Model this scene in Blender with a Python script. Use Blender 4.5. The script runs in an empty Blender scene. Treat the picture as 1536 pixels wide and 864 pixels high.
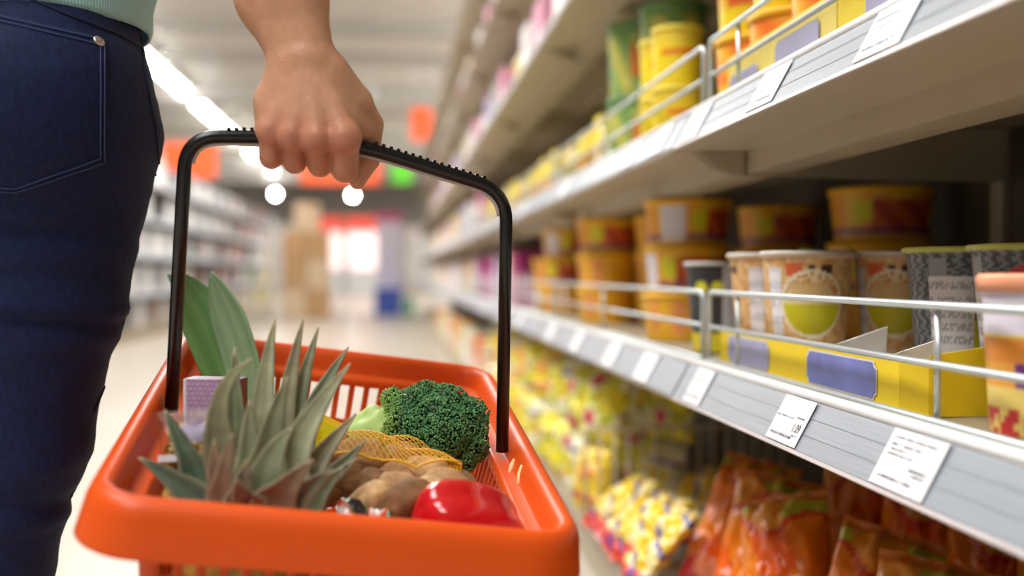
import bpy, bmesh, math, random
import numpy as np
from mathutils import Vector, Matrix, noise as mnoise
from mathutils.bvhtree import BVHTree

rnd = random.Random(7)
SC = bpy.context.scene
COL = SC.collection
R = math.radians
F_PX = 1536 * 35 / 36

# ------------------------------------------------------------------ camera
CAM_H = 0.62
YAW, PITCH = math.atan(178 / F_PX), math.atan(22 / F_PX)
FWD = Vector((math.sin(YAW) * math.cos(PITCH), math.cos(YAW) * math.cos(PITCH), -math.sin(PITCH)))
RGT = Vector((math.cos(YAW), -math.sin(YAW), 0))
UPV = RGT.cross(FWD)
EYE = Vector((0, 0, CAM_H))
CAMROT = Matrix((RGT, UPV, -FWD)).transposed()

def c2w(x, y, z):
    return EYE + RGT * x + UPV * y + FWD * z

def P(px, py, d):
    """the point of the place that the photograph shows at (px, py), d metres along the viewing axis"""
    return c2w((px - 768) / F_PX * d, (432 - py) / F_PX * d, d)

def ray(px, py):
    return (RGT * ((px - 768) / F_PX) + UPV * ((432 - py) / F_PX) + FWD).normalized()

cam_data = bpy.data.cameras.new('camera')
cam_data.lens = 35
cam_data.sensor_width = 36
cam_data.clip_start = 0.02
cam_data.clip_end = 200
cam_data.dof.use_dof = True
cam_data.dof.focus_distance = 0.90
cam_data.dof.aperture_fstop = 2.1
cam = bpy.data.objects.new('camera', cam_data)
cam.matrix_world = Matrix.Translation(EYE) @ CAMROT.to_4x4()
COL.objects.link(cam)
SC.camera = cam

# ------------------------------------------------------------------ materials
def lin(c):
    return tuple(((v / 255) / 12.92 if v / 255 <= .04045 else ((v / 255 + .055) / 1.055) ** 2.4) for v in c)

MATS = {}

def pmat(name, rgb=None, rough=.5, metal=0, noise=0, nscale=40, bump=0, bscale=200, sss=0, attr=False, emit=0,
         coat=0, spec=.5, stretch=None, transm=0):
    """principled material; noise varies the colour, bump roughens the surface; attr takes colour from the printed colours"""
    if name in MATS:
        return MATS[name]
    m = bpy.data.materials.new(name)
    m.use_nodes = True
    nt = m.node_tree
    N, L = nt.nodes, nt.links
    b = N['Principled BSDF']
    b.inputs['Roughness'].default_value = rough
    b.inputs['Metallic'].default_value = metal
    b.inputs['Specular IOR Level'].default_value = spec
    b.inputs['Coat Weight'].default_value = coat
    b.inputs['Transmission Weight'].default_value = transm
    if sss:
        b.inputs['Subsurface Weight'].default_value = sss
        b.inputs['Subsurface Radius'].default_value = (.012, .005, .003)
        b.inputs['Subsurface Scale'].default_value = .5
    tc = N.new('ShaderNodeTexCoord')
    mp = N.new('ShaderNodeMapping')
    L.new(tc.outputs['Object'], mp.inputs['Vector'])
    if stretch:
        mp.inputs['Scale'].default_value = stretch
    src = None
    if attr:
        a = N.new('ShaderNodeAttribute')
        a.attribute_name = 'Col'
        src = a.outputs['Color']
    if noise:
        n = N.new('ShaderNodeTexNoise')
        n.inputs['Scale'].default_value = nscale
        n.inputs['Detail'].default_value = 4
        L.new(mp.outputs['Vector'], n.inputs['Vector'])
        mr = N.new('ShaderNodeMapRange')
        mr.inputs['From Min'].default_value = .3
        mr.inputs['From Max'].default_value = .7
        mr.inputs['To Min'].default_value = 1 - noise
        mr.inputs['To Max'].default_value = 1 + noise
        L.new(n.outputs['Fac'], mr.inputs['Value'])
        mx = N.new('ShaderNodeVectorMath')
        mx.operation = 'SCALE'
        if src is None:
            mx.inputs[0].default_value = lin(rgb)
        else:
            L.new(src, mx.inputs[0])
        L.new(mr.outputs['Result'], mx.inputs['Scale'])
        src = mx.outputs['Vector']
    if src is None:
        b.inputs['Base Color'].default_value = (*lin(rgb), 1)
    else:
        L.new(src, b.inputs['Base Color'])
    if bump:
        n2 = N.new('ShaderNodeTexNoise')
        n2.inputs['Scale'].default_value = bscale
        n2.inputs['Detail'].default_value = 3
        L.new(mp.outputs['Vector'], n2.inputs['Vector'])
        bp = N.new('ShaderNodeBump')
        bp.inputs['Strength'].default_value = bump
        bp.inputs['Distance'].default_value = .002
        L.new(n2.outputs['Fac'], bp.inputs['Height'])
        L.new(bp.outputs['Normal'], b.inputs['Normal'])
    if emit:
        b.inputs['Emission Color'].default_value = (*lin(rgb), 1)
        b.inputs['Emission Strength'].default_value = emit
    MATS[name] = m
    return m

PRINT = pmat('printed_pack', attr=True, rough=.38, noise=.04, nscale=60)
FOIL = pmat('glossy_printed_film', attr=True, rough=.2, noise=.06, nscale=30, bump=.25, bscale=35, coat=.3)
MATTE = pmat('printed_card', attr=True, rough=.6, noise=.03, nscale=50)
BEIGE = pmat('beige_steel', (176, 163, 138), rough=.45, noise=.03, nscale=8)
BACKP = pmat('back_panel_steel', (84, 76, 62), rough=.55, noise=.04, nscale=5)
RAIL = pmat('grey_rail_plastic', (146, 153, 162), rough=.34, noise=.11, nscale=10, stretch=(60, .8, 60))
WHITEP = pmat('white_plastic', (232, 234, 235), rough=.35, noise=.02)
ZINC = pmat('zinc_wire', (196, 206, 208), rough=.3, metal=.55, noise=.05, nscale=30)
PAPER = pmat('label_paper', (226, 226, 230), rough=.5, noise=.02, nscale=60)
INK = pmat('printed_ink', (40, 40, 48), rough=.6, noise=.03)
INKG = pmat('grey_ink', (96, 96, 104), rough=.6, noise=.03)

# ------------------------------------------------------------------ objects
def thing(name, label, cat, loc=(0, 0, 0), rotz=0, group=None, kind=None):
    o = bpy.data.objects.new(name, None)
    COL.objects.link(o)
    o.empty_display_size = .05
    o.location = loc
    o.rotation_euler = (0, 0, rotz)
    tag(o, label, cat, group, kind)
    return o

def tag(o, label=None, cat=None, group=None, kind=None):
    if label: o['label'] = label
    if cat: o['category'] = cat
    if group: o['group'] = group
    if kind: o['kind'] = kind
    return o

def rootloc(o):
    v = Vector((0, 0, 0))
    while o is not None:
        v += o.location
        o = o.parent
    return v

def mesh(name, V, F, mat, parent=None, smooth=True, col=None, loc=None):
    """one mesh object; V in world coordinates (of an unrotated parent)"""
    V = np.asarray(V, dtype=np.float64).reshape(-1, 3)
    off = rootloc(parent) if parent is not None else Vector(loc or (0, 0, 0))
    me = bpy.data.meshes.new(name)
    me.from_pydata((V - np.array(off)).tolist(), [], F if isinstance(F, list) else F.tolist())
    if col is not None:
        c = np.asarray(col, dtype=np.float32).reshape(-1, 3)
        a = me.color_attributes.new('Col', 'FLOAT_COLOR', 'POINT')
        a.data.foreach_set('color', np.hstack([c, np.ones((len(c), 1), np.float32)]).ravel())
    if smooth:
        me.polygons.foreach_set('use_smooth', np.ones(len(me.polygons), bool))
    me.materials.append(mat)
    me.update()
    o = bpy.data.objects.new(name, me)
    COL.objects.link(o)
    if parent is not None:
        o.parent = parent
    else:
        o.location = off
    return o

def bevel_angle(o, w=.002, seg=2):
    m = o.modifiers.new('bevel', 'BEVEL')
    m.width = w
    m.segments = seg
    m.limit_method = 'ANGLE'
    return o

def solid(o, t, off=0):
    m = o.modifiers.new('thickness', 'SOLIDIFY')
    m.thickness = t
    m.offset = off
    return o

def dup(root, loc=None, rotz=None, label=None, group=None, cat=None):
    r = root.copy()
    COL.objects.link(r)
    if loc is not None: r.location = loc
    if rotz is not None: r.rotation_euler = (0, 0, rotz)
    tag(r, label, cat, group)
    for ch in list(root.children):
        c = ch.copy(); COL.objects.link(c); c.parent = r
        for g in list(ch.children):
            d = g.copy(); COL.objects.link(d); d.parent = c
    return r

class MB:
    """collects shapes of one part"""
    def __init__(s): s.V = []; s.F = []; s.C = []
    def add(s, V, F, c=None):
        b = len(s.V)
        s.V += [tuple(v) for v in V]
        s.F += [tuple(int(i) + b for i in f) for f in F]
        if c is not None:
            s.C += [c] * len(V) if not hasattr(c[0], '__len__') else [tuple(x) for x in c]
        return s
    def box(s, x0, x1, y0, y1, z0, z1, c=None):
        V = [(x, y, z) for x in (x0, x1) for y in (y0, y1) for z in (z0, z1)]
        return s.add(V, [(0, 1, 3, 2), (4, 6, 7, 5), (0, 4, 5, 1), (2, 3, 7, 6), (0, 2, 6, 4), (1, 5, 7, 3)], c)
    def prism_y(s, poly, y0, y1, c=None):
        """poly of (x, z) swept along y"""
        n = len(poly)
        V = [(x, y0, z) for x, z in poly] + [(x, y1, z) for x, z in poly]
        F = [(i, (i + 1) % n, n + (i + 1) % n, n + i) for i in range(n)] + [tuple(range(n))[::-1], tuple(range(n, 2 * n))]
        return s.add(V, F, c)
    def tube(s, pts, r, n=8, c=None, cap=True):
        V, F = tube(pts, r, n, cap)
        return s.add(V, F, c)
    def build(s, name, mat, parent=None, smooth=False, loc=None):
        return mesh(name, s.V, s.F, mat, parent, smooth, s.C if s.C else None, loc)

def tube(pts, r, n=8, cap=True, squash=None):
    pts = [Vector(p) for p in pts]
    m = len(pts)
    rr = r if hasattr(r, '__len__') else [r] * m
    V, F = [], []
    prev = None
    for i, p in enumerate(pts):
        t = (pts[min(i + 1, m - 1)] - pts[max(i - 1, 0)]).normalized()
        if prev is None:
            a = t.cross(Vector((0, 0, 1)))
            if a.length < .1: a = t.cross(Vector((0, 1, 0)))
            a.normalize()
        else:
            a = (prev - t * prev.dot(t)).normalized()
        prev = a
        b = t.cross(a)
        for k in range(n):
            w = 2 * math.pi * k / n
            V.append(p + a * (rr[i] * math.cos(w)) + b * (rr[i] * math.sin(w)))
    for i in range(m - 1):
        for k in range(n):
            F.append((i * n + k, i * n + (k + 1) % n, (i + 1) * n + (k + 1) % n, (i + 1) * n + k))
    if cap:
        F += [tuple(range(n))[::-1], tuple(range((m - 1) * n, m * n))]
    return V, F

def fillet(pts, r, n=6):
    """polyline with rounded corners"""
    pts = [Vector(p) for p in pts]
    out = [pts[0]]
    for a, b, c in zip(pts, pts[1:], pts[2:]):
        u, v = (a - b), (c - b)
        d = min(r, u.length * .49, v.length * .49)
        p, q = b + u.normalized() * d, b + v.normalized() * d
        for i in range(n + 1):
            t = i / n
            out.append(p * (1 - t) ** 2 + b * (2 * t * (1 - t)) + q * t * t)
    out.append(pts[-1])
    return out

def lathe(prof, n=48, a0=0, close_bottom=False, close_top=False):
    """prof of (r, z) bottom to top about the z axis; also gives u, v of every vertex"""
    V, F, U = [], [], []
    m = len(prof)
    for j, (r, z) in enumerate(prof):
        for k in range(n):
            a = a0 + 2 * math.pi * k / n
            V.append((r * math.cos(a), r * math.sin(a), z))
            U.append((k / n, j / max(1, m - 1)))
    for j in range(m - 1):
        for k in range(n):
            F.append((j * n + k, j * n + (k + 1) % n, (j + 1) * n + (k + 1) % n, (j + 1) * n + k))
    if close_bottom: F.append(tuple(range(n))[::-1])
    if close_top: F.append(tuple(range((m - 1) * n, m * n)))
    return V, F, U

def shift(V, d):
    return [(v[0] + d[0], v[1] + d[1], v[2] + d[2]) for v in V]

ORD = 'first second third fourth fifth sixth seventh eighth ninth tenth eleventh twelfth thirteenth fourteenth fifteenth sixteenth seventeenth eighteenth nineteenth twentieth'.split()

# ------------------------------------------------------------------ smooth solids from distance fields
class Field:
    def __init__(s, lo, hi, h):
        s.lo, s.h = np.array(lo, float), h
        s.n = np.ceil((np.array(hi) - s.lo) / h).astype(int) + 1
        s.F = np.full(s.n, .05, np.float32)
        s.ax = [(s.lo[i] + h * np.arange(s.n[i])).astype(np.float32) for i in range(3)]
    def _sl(s, lo, hi):
        i0 = np.clip(np.floor((np.array(lo) - s.lo) / s.h).astype(int), 0, s.n - 1)
        i1 = np.clip(np.ceil((np.array(hi) - s.lo) / s.h).astype(int) + 1, 1, s.n)
        sl = tuple(slice(a, b) for a, b in zip(i0, i1))
        X = s.ax[0][sl[0]][:, None, None]; Y = s.ax[1][sl[1]][None, :, None]; Z = s.ax[2][sl[2]][None, None, :]
        return sl, X, Y, Z
    def _merge(s, sl, d, k):
        a = s.F[sl]
        if k > 0:
            h = np.maximum(k - np.abs(a - d), 0) / k
            s.F[sl] = np.minimum(a, d) - h * h * k * .25
        else:
            s.F[sl] = np.minimum(a, d)
    def capsule(s, a, b, ra, rb, k=.004, sq=(1, 1, 1)):
        a, b = np.array(a, float), np.array(b, float)
        m = max(ra, rb) * 1.05 + k + 2 * s.h + .012
        ss = np.array(sq)
        lo, hi = np.minimum(a, b) - m / np.minimum(ss, 1), np.maximum(a, b) + m / np.minimum(ss, 1)
        sl, X, Y, Z = s._sl(lo, hi)
        ba = (b - a) * ss
        px, py, pz = (X - a[0]) * ss[0], (Y - a[1]) * ss[1], (Z - a[2]) * ss[2]
        L = max(float(ba @ ba), 1e-12)
        t = np.clip((px * ba[0] + py * ba[1] + pz * ba[2]) / L, 0, 1)
        d = np.sqrt((px - t * ba[0]) ** 2 + (py - t * ba[1]) ** 2 + (pz - t * ba[2]) ** 2) - (ra + (rb - ra) * t)
        s._merge(sl, d.astype(np.float32), k)
    def ball(s, c, r, k=.004, sq=(1, 1, 1)):
        s.capsule(c, c, r, r, k, sq)
    def cut_above(s, axis, v):
        sh = [1, 1, 1]; sh[axis] = -1
        s.F = np.maximum(s.F, (s.ax[axis] - v).reshape(sh))
    def surface(s):
        F = s.F
        n = F.shape
        neg = F < 0
        c = [F[i:n[0] - 1 + i, j:n[1] - 1 + j, k:n[2] - 1 + k] for i in (0, 1) for j in (0, 1) for k in (0, 1)]
        cnt = sum((x < 0).astype(np.int8) for x in c)
        I = np.argwhere((cnt > 0) & (cnt < 8))
        idx = np.full(tuple(x - 1 for x in n), -1, np.int64)
        idx[tuple(I.T)] = np.arange(len(I))
        pos = np.zeros((len(I), 3)); w = np.zeros(len(I))
        corner = [(i, j, k) for i in (0, 1) for j in (0, 1) for k in (0, 1)]
        for p in range(8):
            for q in range(p + 1, 8):
                if sum(abs(x - y) for x, y in zip(corner[p], corner[q])) != 1: continue
                A, B = np.array(corner[p]), np.array(corner[q])
                fa, fb = F[tuple((I + A).T)], F[tuple((I + B).T)]
                m = (fa < 0) != (fb < 0)
                t = np.where(m, fa / np.where(m, fa - fb, 1), 0)
                pos[m] += A + t[m, None] * (B - A)
                w[m] += 1
        V = s.lo + s.h * (I + pos / w[:, None])
        faces = []
        for ax in range(3):
            sa = [slice(None)] * 3; sb = [slice(None)] * 3
            sa[ax] = slice(0, -1); sb[ax] = slice(1, None)
            a, b = neg[tuple(sa)], neg[tuple(sb)]
            E = np.argwhere(a != b)
            u, v = (ax + 1) % 3, (ax + 2) % 3
            E = E[(E[:, u] > 0) & (E[:, v] > 0) & (E[:, u] < n[u] - 1) & (E[:, v] < n[v] - 1)]
            flip = a[tuple(E.T)]
            du = np.zeros(3, int); du[u] = 1
            dv = np.zeros(3, int); dv[v] = 1
            q = np.stack([idx[tuple((E - du - dv).T)], idx[tuple((E - dv).T)], idx[tuple(E.T)], idx[tuple((E - du).T)]], 1)
            q[~flip] = q[~flip][:, ::-1]
            faces.append(q)
        Fq = np.concatenate(faces)
        return V, Fq[(Fq >= 0).all(1)]

def fbm(v, sc=1.0, o=3):
    return mnoise.fractal(Vector(v) * sc, 1.0, 2.0, o)

def smoothstep(a, b, x):
    t = min(1, max(0, (x - a) / (b - a)))
    return t * t * (3 - 2 * t)

def mixc(a, b, t):
    return tuple(x * (1 - t) + y * t for x, y in zip(a, b))
# ================================================================== the person
DENIM = pmat('navy_denim', (22, 33, 71), rough=.75, noise=.28, nscale=260, bump=.35, bscale=900, spec=.25, stretch=(1, 1, .35))
DENIMS = pmat('navy_denim_seam', (20, 28, 60), rough=.8, noise=.2, nscale=500)
THREAD = pmat('blue_thread', (62, 78, 124), rough=.8, noise=.25, nscale=900)
SKIN = pmat('skin', attr=True, rough=.42, noise=.08, nscale=90, sss=.08, bump=.22, bscale=420, spec=.4)
METAL = pmat('rivet_metal', (215, 208, 196), rough=.25, metal=.9, noise=.05)
SHOE = pmat('white_shoe', (225, 222, 216), rough=.6, noise=.05)

person = thing('person', 'person in navy jeans and a mint ribbed top carrying an orange shopping basket', 'person', (-.41, 1.0, 0))

# --- arm and hand: one continuous surface, fingers closed around the basket handle
HD = .83
def hc(px, py, d=0):
    z = HD + d / 1000
    return ((px - 768) / F_PX * z, (432 - py) / F_PX * z, z)

fl = Field((-.30, .055, .775), (-.085, .72, 1.03), .002)
def cap(a, b, ra, rb, k=.004): fl.capsule(hc(*a), hc(*b), ra, rb, k)
# forearm and upper arm
cap((440, 88, 9), (408, 0, 16), .0195, .0285, .010)
cap((466, 84, 6), (440, -8, 12), .0195, .0275, .010)
cap((408, 0, 16), (335, -190, 45), .0285, .036, .012)
cap((440, -8, 12), (350, -190, 45), .0275, .036, .012)
cap((342, -190, 45), (300, -330, 75), .038, .040, .02)
fl.capsule(hc(300, -330, 75), (-.235, .66, .97), .040, .046, .02)
# wrist to the knuckles
MCP = [(408, 196, 3), (439, 203, -3), (476, 207, -6), (517, 205, -3)]
PIP = [(407, 236, 12), (442, 243, 13), (480, 248, 13), (517, 254, 12)]
DIP = [(412, 224, 32), (445, 229, 33), (481, 233, 34), (514, 238, 33)]
TIP = [(414, 203, 33), (446, 205, 34), (481, 209, 34), (513, 213, 33)]
RAD = [.0106, .0108, .0112, .0126]
WST = [(438, 96, 6), (448, 94, 3), (460, 92, 3), (472, 94, 6)]
for m, w in zip(MCP, WST):
    cap(w, m, .016, .0112, .007)
cap((446, 100, 12), (418, 175, 14), .017, .0115, .008)
cap((462, 100, 12), (470, 180, 10), .018, .012, .008)
cap((474, 96, 10), (514, 165, 12), .018, .0145, .008)
cap((424, 104, 10), (403, 150, 9), .0125, .0115, .010)
cap((403, 150, 9), (403, 192, 7), .0115, .0112, .006)
# tendons and knuckles on the back of the hand
for m, w in zip(MCP, [(450, 126, -4), (458, 124, -6), (468, 124, -6), (480, 126, -4)]):
    cap((w[0], w[1], w[2] + 1), (m[0], m[1] - 4, m[2] - 8.5), .0042, .0042, .010)
for m, r in zip(MCP, RAD):
    fl.ball(hc(m[0], m[1] + 2, m[2] - 1.5), r + .0018, .004)
# fingers
for m, p, d, t, r in zip(MCP, PIP, DIP, TIP, RAD):
    f2 = Field.__new__(Field)
    cap(m, p, r, r * .93, .0022)
    cap(p, d, r * .90, r * .80, .0012)
    cap(d, t, r * .78, r * .68, .0012)
# thumb behind the handle, leaving the side of the palm
cap((498, 110, 12), (535, 152, 24), .0160, .0130, .008)
cap((535, 152, 24), (557, 188, 43), .0128, .0108, .004)
cap((557, 186, 43), (553, 240, 47), .0106, .0096, .002)
cap((553, 240, 47), (536, 273, 42), .0096, .0068, .002)
cap((522, 182, 8), (549, 196, 36), .0105, .0085, .006)
Vh, Fh = fl.surface()
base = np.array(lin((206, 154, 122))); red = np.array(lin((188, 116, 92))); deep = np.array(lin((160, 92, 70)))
ch = np.tile(base, (len(Vh), 1))
for i, (m, p) in enumerate(zip(MCP, PIP)):
    a, b = np.array(hc(m[0], m[1] + 4, m[2] - 9)), np.array(hc(p[0], p[1], p[2] - 4))
    for q, s, c, w in ((a, .011, red, .75), (b, .012, red, .55)):
        g = np.exp(-((Vh - q) ** 2).sum(1) / (2 * s * s))[:, None] * w
        ch = ch * (1 - g) + c * g
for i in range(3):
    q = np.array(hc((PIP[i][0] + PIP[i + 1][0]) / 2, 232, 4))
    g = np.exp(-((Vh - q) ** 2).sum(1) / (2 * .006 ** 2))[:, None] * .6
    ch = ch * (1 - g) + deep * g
Rm = np.array([list(RGT), list(UPV), list(FWD)])
Vhw = Vh @ Rm + np.array(EYE)
body = mesh('body', Vhw, Fh, SKIN, person, True, ch)
sm = body.modifiers.new('soften', 'SMOOTH'); sm.factor = .5; sm.iterations = 1

# --- jeans
fj = Field((-.66, .72, .05), (-.14, 1.24, .935), .006)
fj.capsule((-.445, 1.0, .80), (-.37, 1.0, .80), .134, .134, .02, (1, 1, .85))
fj.capsule((-.445, 1.0, .84), (-.375, 1.0, .92), .130, .125, .03)
fj.ball((-.335, .945, .765), .106, .035)
fj.ball((-.49, .945, .765), .106, .035)
fj.capsule((-.318, .985, .74), (-.338, .985, .60), .094, .081, .03)
fj.capsule((-.338, .985, .60), (-.353, .985, .46), .081, .063, .02)
fj.capsule((-.353, .985, .46), (-.385, .99, .34), .060, .058, .02)
fj.capsule((-.385, .99, .34), (-.425, 1.03, .075), .058, .042, .02)
fj.capsule((-.502, .99, .74), (-.498, .96, .46), .094, .063, .02)
fj.capsule((-.498, .96, .46), (-.49, 1.06, .07), .060, .042, .02)
fj.cut_above(2, .915)
Vj, Fj = fj.surface()
# cloth folds under the seat and across the thigh
nj = np.zeros_like(Vj)
for a, b, c in ((0, 1, 2), (0, 2, 3)):
    fn = np.cross(Vj[Fj[:, b]] - Vj[Fj[:, a]], Vj[Fj[:, c]] - Vj[Fj[:, a]])
    for k in (a, b, c): np.add.at(nj, Fj[:, k], fn)
nj /= np.maximum(np.linalg.norm(nj, axis=1), 1e-12)[:, None]
dsp = np.zeros(len(Vj))
for z0, sl, amp, w, x0, x1 in ((.672, -.10, .0035, .008, -.50, -.235), (.655, .05, -.003, .006, -.50, -.24), (.632, .10, .003, .007, -.46, -.25),
                               (.618, -.05, -.0035, .005, -.44, -.25), (.592, -.08, .0045, .007, -.44, -.26), (.580, -.08, -.004, .006, -.44, -.26),
                               (.548, .12, .0025, .007, -.42, -.27), (.475, -.2, .003, .010, -.42, -.28), (.44, .15, .0035, .010, -.44, -.28),
                               (.41, -.1, -.003, .008, -.44, -.28), (.39, .05, .0035, .009, -.46, -.28)):
    z = z0 + sl * (Vj[:, 0] + .35)
    win = np.clip((Vj[:, 0] - x0) / .05, 0, 1) * np.clip((x1 + .03 - Vj[:, 0]) / .05, 0, 1) * (Vj[:, 1] < 1.0)
    dsp += 1.1 * amp * np.exp(-((Vj[:, 2] - z) / w) ** 2) * win
Vj = Vj + nj * dsp[:, None]
Vj = np.array([v + n * (.0022 * fbm((v[0] * .5, v[1] * .5, v[2] * 1.6), 16)) for v, n in zip(Vj, nj)])
jeans = mesh('jeans', Vj, Fj, DENIM, person, True)
jeans['label'] = 'navy slim jeans'
BJ = BVHTree.FromPolygons([Vector(v) for v in Vj], [tuple(f) for f in Fj])
def onj(px, py, off=.0015):
    h, n, _, _ = BJ.ray_cast(EYE, ray(px, py))
    if h is None:
        h, n, _, _ = BJ.find_nearest(P(px, py, 1.0))
    if n.dot(ray(px, py)) > 0: n = -n
    return h + n * off, n

# back pocket with double stitching and a rivet
def ptop(x): return 24 + .229 * x
def pbot(x): return 290 - (x - 20) * .318 if x > 20 else 290 - (20 - x) * .09
NX, NY = 44, 44
V, F = [], []
for i in range(NX + 1):
    x = -105 + 262 * i / NX
    for j in range(NY + 1):
        y = ptop(x) + (pbot(x) - ptop(x)) * j / NY
        V.append(onj(x, y, .0016)[0])
F = [(i * (NY + 1) + j, i * (NY + 1) + j + 1, (i + 1) * (NY + 1) + j + 1, (i + 1) * (NY + 1) + j) for i in range(NX) for j in range(NY)]
pocket = mesh('back_pocket', V, F, DENIM, jeans)
solid(pocket, .0022)
def run(pts, n=10):
    out = []
    for a, b in zip(pts, pts[1:]):
        for i in range(n): out.append((a[0] + (b[0] - a[0]) * i / n, a[1] + (b[1] - a[1]) * i / n))
    return out + [pts[-1]]
st = MB()
for k, ins in enumerate((4, 10)):
    path = run([(-100, ptop(-100) + ins), (157 - ins, ptop(157) + ins), (157 - ins, pbot(157) - ins), (22, 290 - ins), (-60, 283 - ins)], 16)
    st.tube([onj(x, y, .0034)[0] for x, y in path], .00055, 5)
st.build('stitching', THREAD, pocket, True)
for nm, pts in (('side_seam', [(211, 55), (216, 100), (225, 150), (233, 190), (238, 245)]), ('side_seam', [(233, 262), (226, 320), (215, 390), (196, 470), (172, 540), (140, 620)]),
                ('yoke_seam', [(-60, -40), (20, -12), (100, 22), (180, 52), (212, 70)])):
    s = MB().tube([onj(x, y, .0004)[0] for x, y in run(pts, 10)], .0013, 6)
    s.build(nm, DENIMS, jeans, True)
h, n = onj(145, 65, .002)
V, F, _ = lathe([(.0052, 0), (.0055, .001), (.0048, .0024), (.0030, .0030), (.0022, .0022), (.0012, .0034), (0.0003, .0036)], 24)
q = n.to_track_quat('Z', 'Y').to_matrix()
mesh('rivet', [h + q @ Vector(v) for v in V], F, METAL, pocket)['label'] = 'small silver rivet'

# --- mint top
MINT = bpy.data.materials.new('mint_rib_knit'); MINT.use_nodes = True
nt = MINT.node_tree; b = nt.nodes['Principled BSDF']
b.inputs['Base Color'].default_value = (*lin((150, 212, 208)), 1); b.inputs['Roughness'].default_value = .8
nz = nt.nodes.new('ShaderNodeTexNoise'); nz.inputs['Scale'].default_value = 300
cr = nt.nodes.new('ShaderNodeMixRGB'); cr.blend_type = 'MULTIPLY'; cr.inputs[0].default_value = .12
cr.inputs[1].default_value = (*lin((178, 230, 236)), 1)
nt.links.new(nz.outputs['Color'], cr.inputs[2]); nt.links.new(cr.outputs[0], b.inputs['Base Color'])
V, F = [], []
NR = 1320
rows = [(.850, .173, .150), (.856, .175, .152), (.875, .175, .151), (.90, .183, .144), (.96, .172, .130), (1.04, .16, .118), (1.14, .165, .12), (1.25, .178, .12), (1.33, .165, .10), (1.385, .10, .075), (1.41, .062, .062)]
for z, a, bb in rows:
    for k in range(NR):
        w = 2 * math.pi * k / NR
        s = 1 + .0035 * math.sin(k * 2 * math.pi / 4) * (1 if z < 1 else .3)
        dz = .004 * math.sin(w * 2 + 1)
        V.append((-.412 + a * s * math.cos(w), 1.0 + bb * s * math.sin(w), z + dz))
for j in range(len(rows) - 1):
    for k in range(NR):
        F.append((j * NR + k, j * NR + (k + 1) % NR, (j + 1) * NR + (k + 1) % NR, (j + 1) * NR + k))
shirt = mesh('ribbed_top', V, F, MINT, person)
solid(shirt, .003, 1)
shirt['label'] = 'mint green ribbed knit top'
slv = MB()
Vt, Ft = tube([(-.27, 1.0, 1.31), (-.22, 1.0, 1.28), (-.165, 1.01, 1.2), (-.15, 1.0, 1.13)], [.085, .078, .066, .062], 32, False)
slv.add(Vt, Ft)
so = slv.build('sleeve', MINT, shirt, True); solid(so, .003, 1)
for sx, y0 in ((-.425, 1.04), (-.49, 1.07)):
    V, F = tube([(sx, y0 - .05, .045), (sx, y0, .05), (sx, y0 + .06, .045), (sx, y0 + .13, .035), (sx, y0 + .17, .028)], [.028, .042, .042, .038, .02], 20)
    V = [(v[0], v[1], max(v[2], 0.0)) for v in V]
    mesh('shoe', V, F, SHOE, person)['label'] = 'white shoe'

# ================================================================== the basket
ORANGE = pmat('orange_plastic', (232, 86, 12), rough=.4, noise=.03, nscale=6, spec=.4, bump=.05, bscale=500)
BLACK = pmat('black_plastic', (16, 15, 16), rough=.28, noise=.1, nscale=200)
CLEARGREY = pmat('grey_inner_strip', (190, 180, 176), rough=.25, noise=.05)
PALE = pmat('pale_notch', (238, 205, 150), rough=.5, noise=.05)
BR = np.array([[0.97020495, 0.16808384, -0.17449977], [-0.13359537, 0.97197104, 0.19345434], [0.20212527, -0.164378, 0.96546634]])
BP = np.array([-0.15065104, -0.11271147, 0.8915201])
BHW, BHL = .170, .2273
def B(x, y, z):
    """basket coordinates: x to the right, y towards the far end, z up from the rim"""
    c = BR @ np.array((x, z, y)) + BP
    return c2w(*c)
bdepth = lambda x, y, z: (BR @ np.array((x, z, y)) + BP)[2]

basket = thing('shopping_basket', 'orange plastic shopping basket full of vegetables held in the hand', 'shopping basket', B(0, 0, -.22))
RC = .038
def columns(half, pitch, slot):
    L = 2 * (half - RC)
    n = int(round((L - (pitch - slot)) / pitch))
    bar = (L - n * slot) / (n + 1)
    xs = [0.0]; fl_ = []
    for i in range(n):
        xs += [xs[-1] + bar, xs[-1] + bar + slot]; fl_ += [0, 1]
    xs.append(L); fl_.append(0)
    return [x - L / 2 for x in xs], fl_
cx, fx = columns(BHW, .0160, .0098)
cy, fy = columns(BHL, .0148, .0094)
NC = 8
def ring(off, z):
    pts, flags = [], []
    w, l = BHW - off, BHL - off
    r = max(RC - off, .008); 
    kx, ky = (w - r) / (BHW - RC), (l - r) / (BHL - RC)
    sides = [([(x * kx, -l) for x in cx], fx, (w - r, -l + r), -90), ([(w, y * ky) for y in cy], fy, (w - r, l - r), 0),
             ([(-x * kx, l) for x in cx], fx, (-w + r, l - r), 90), ([(-w, -y * ky) for y in cy], fy, (-w + r, -l + r), 180)]
    for p, f, c, a0 in sides:
        pts += p; flags += f
        for i in range(1, NC):
            a = R(a0 + 90 * i / NC)
            pts.append((c[0] + r * math.cos(a), c[1] + r * math.sin(a)))
        flags += [0] * NC
    return [(x, y, z) for x, y in pts], flags
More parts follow.
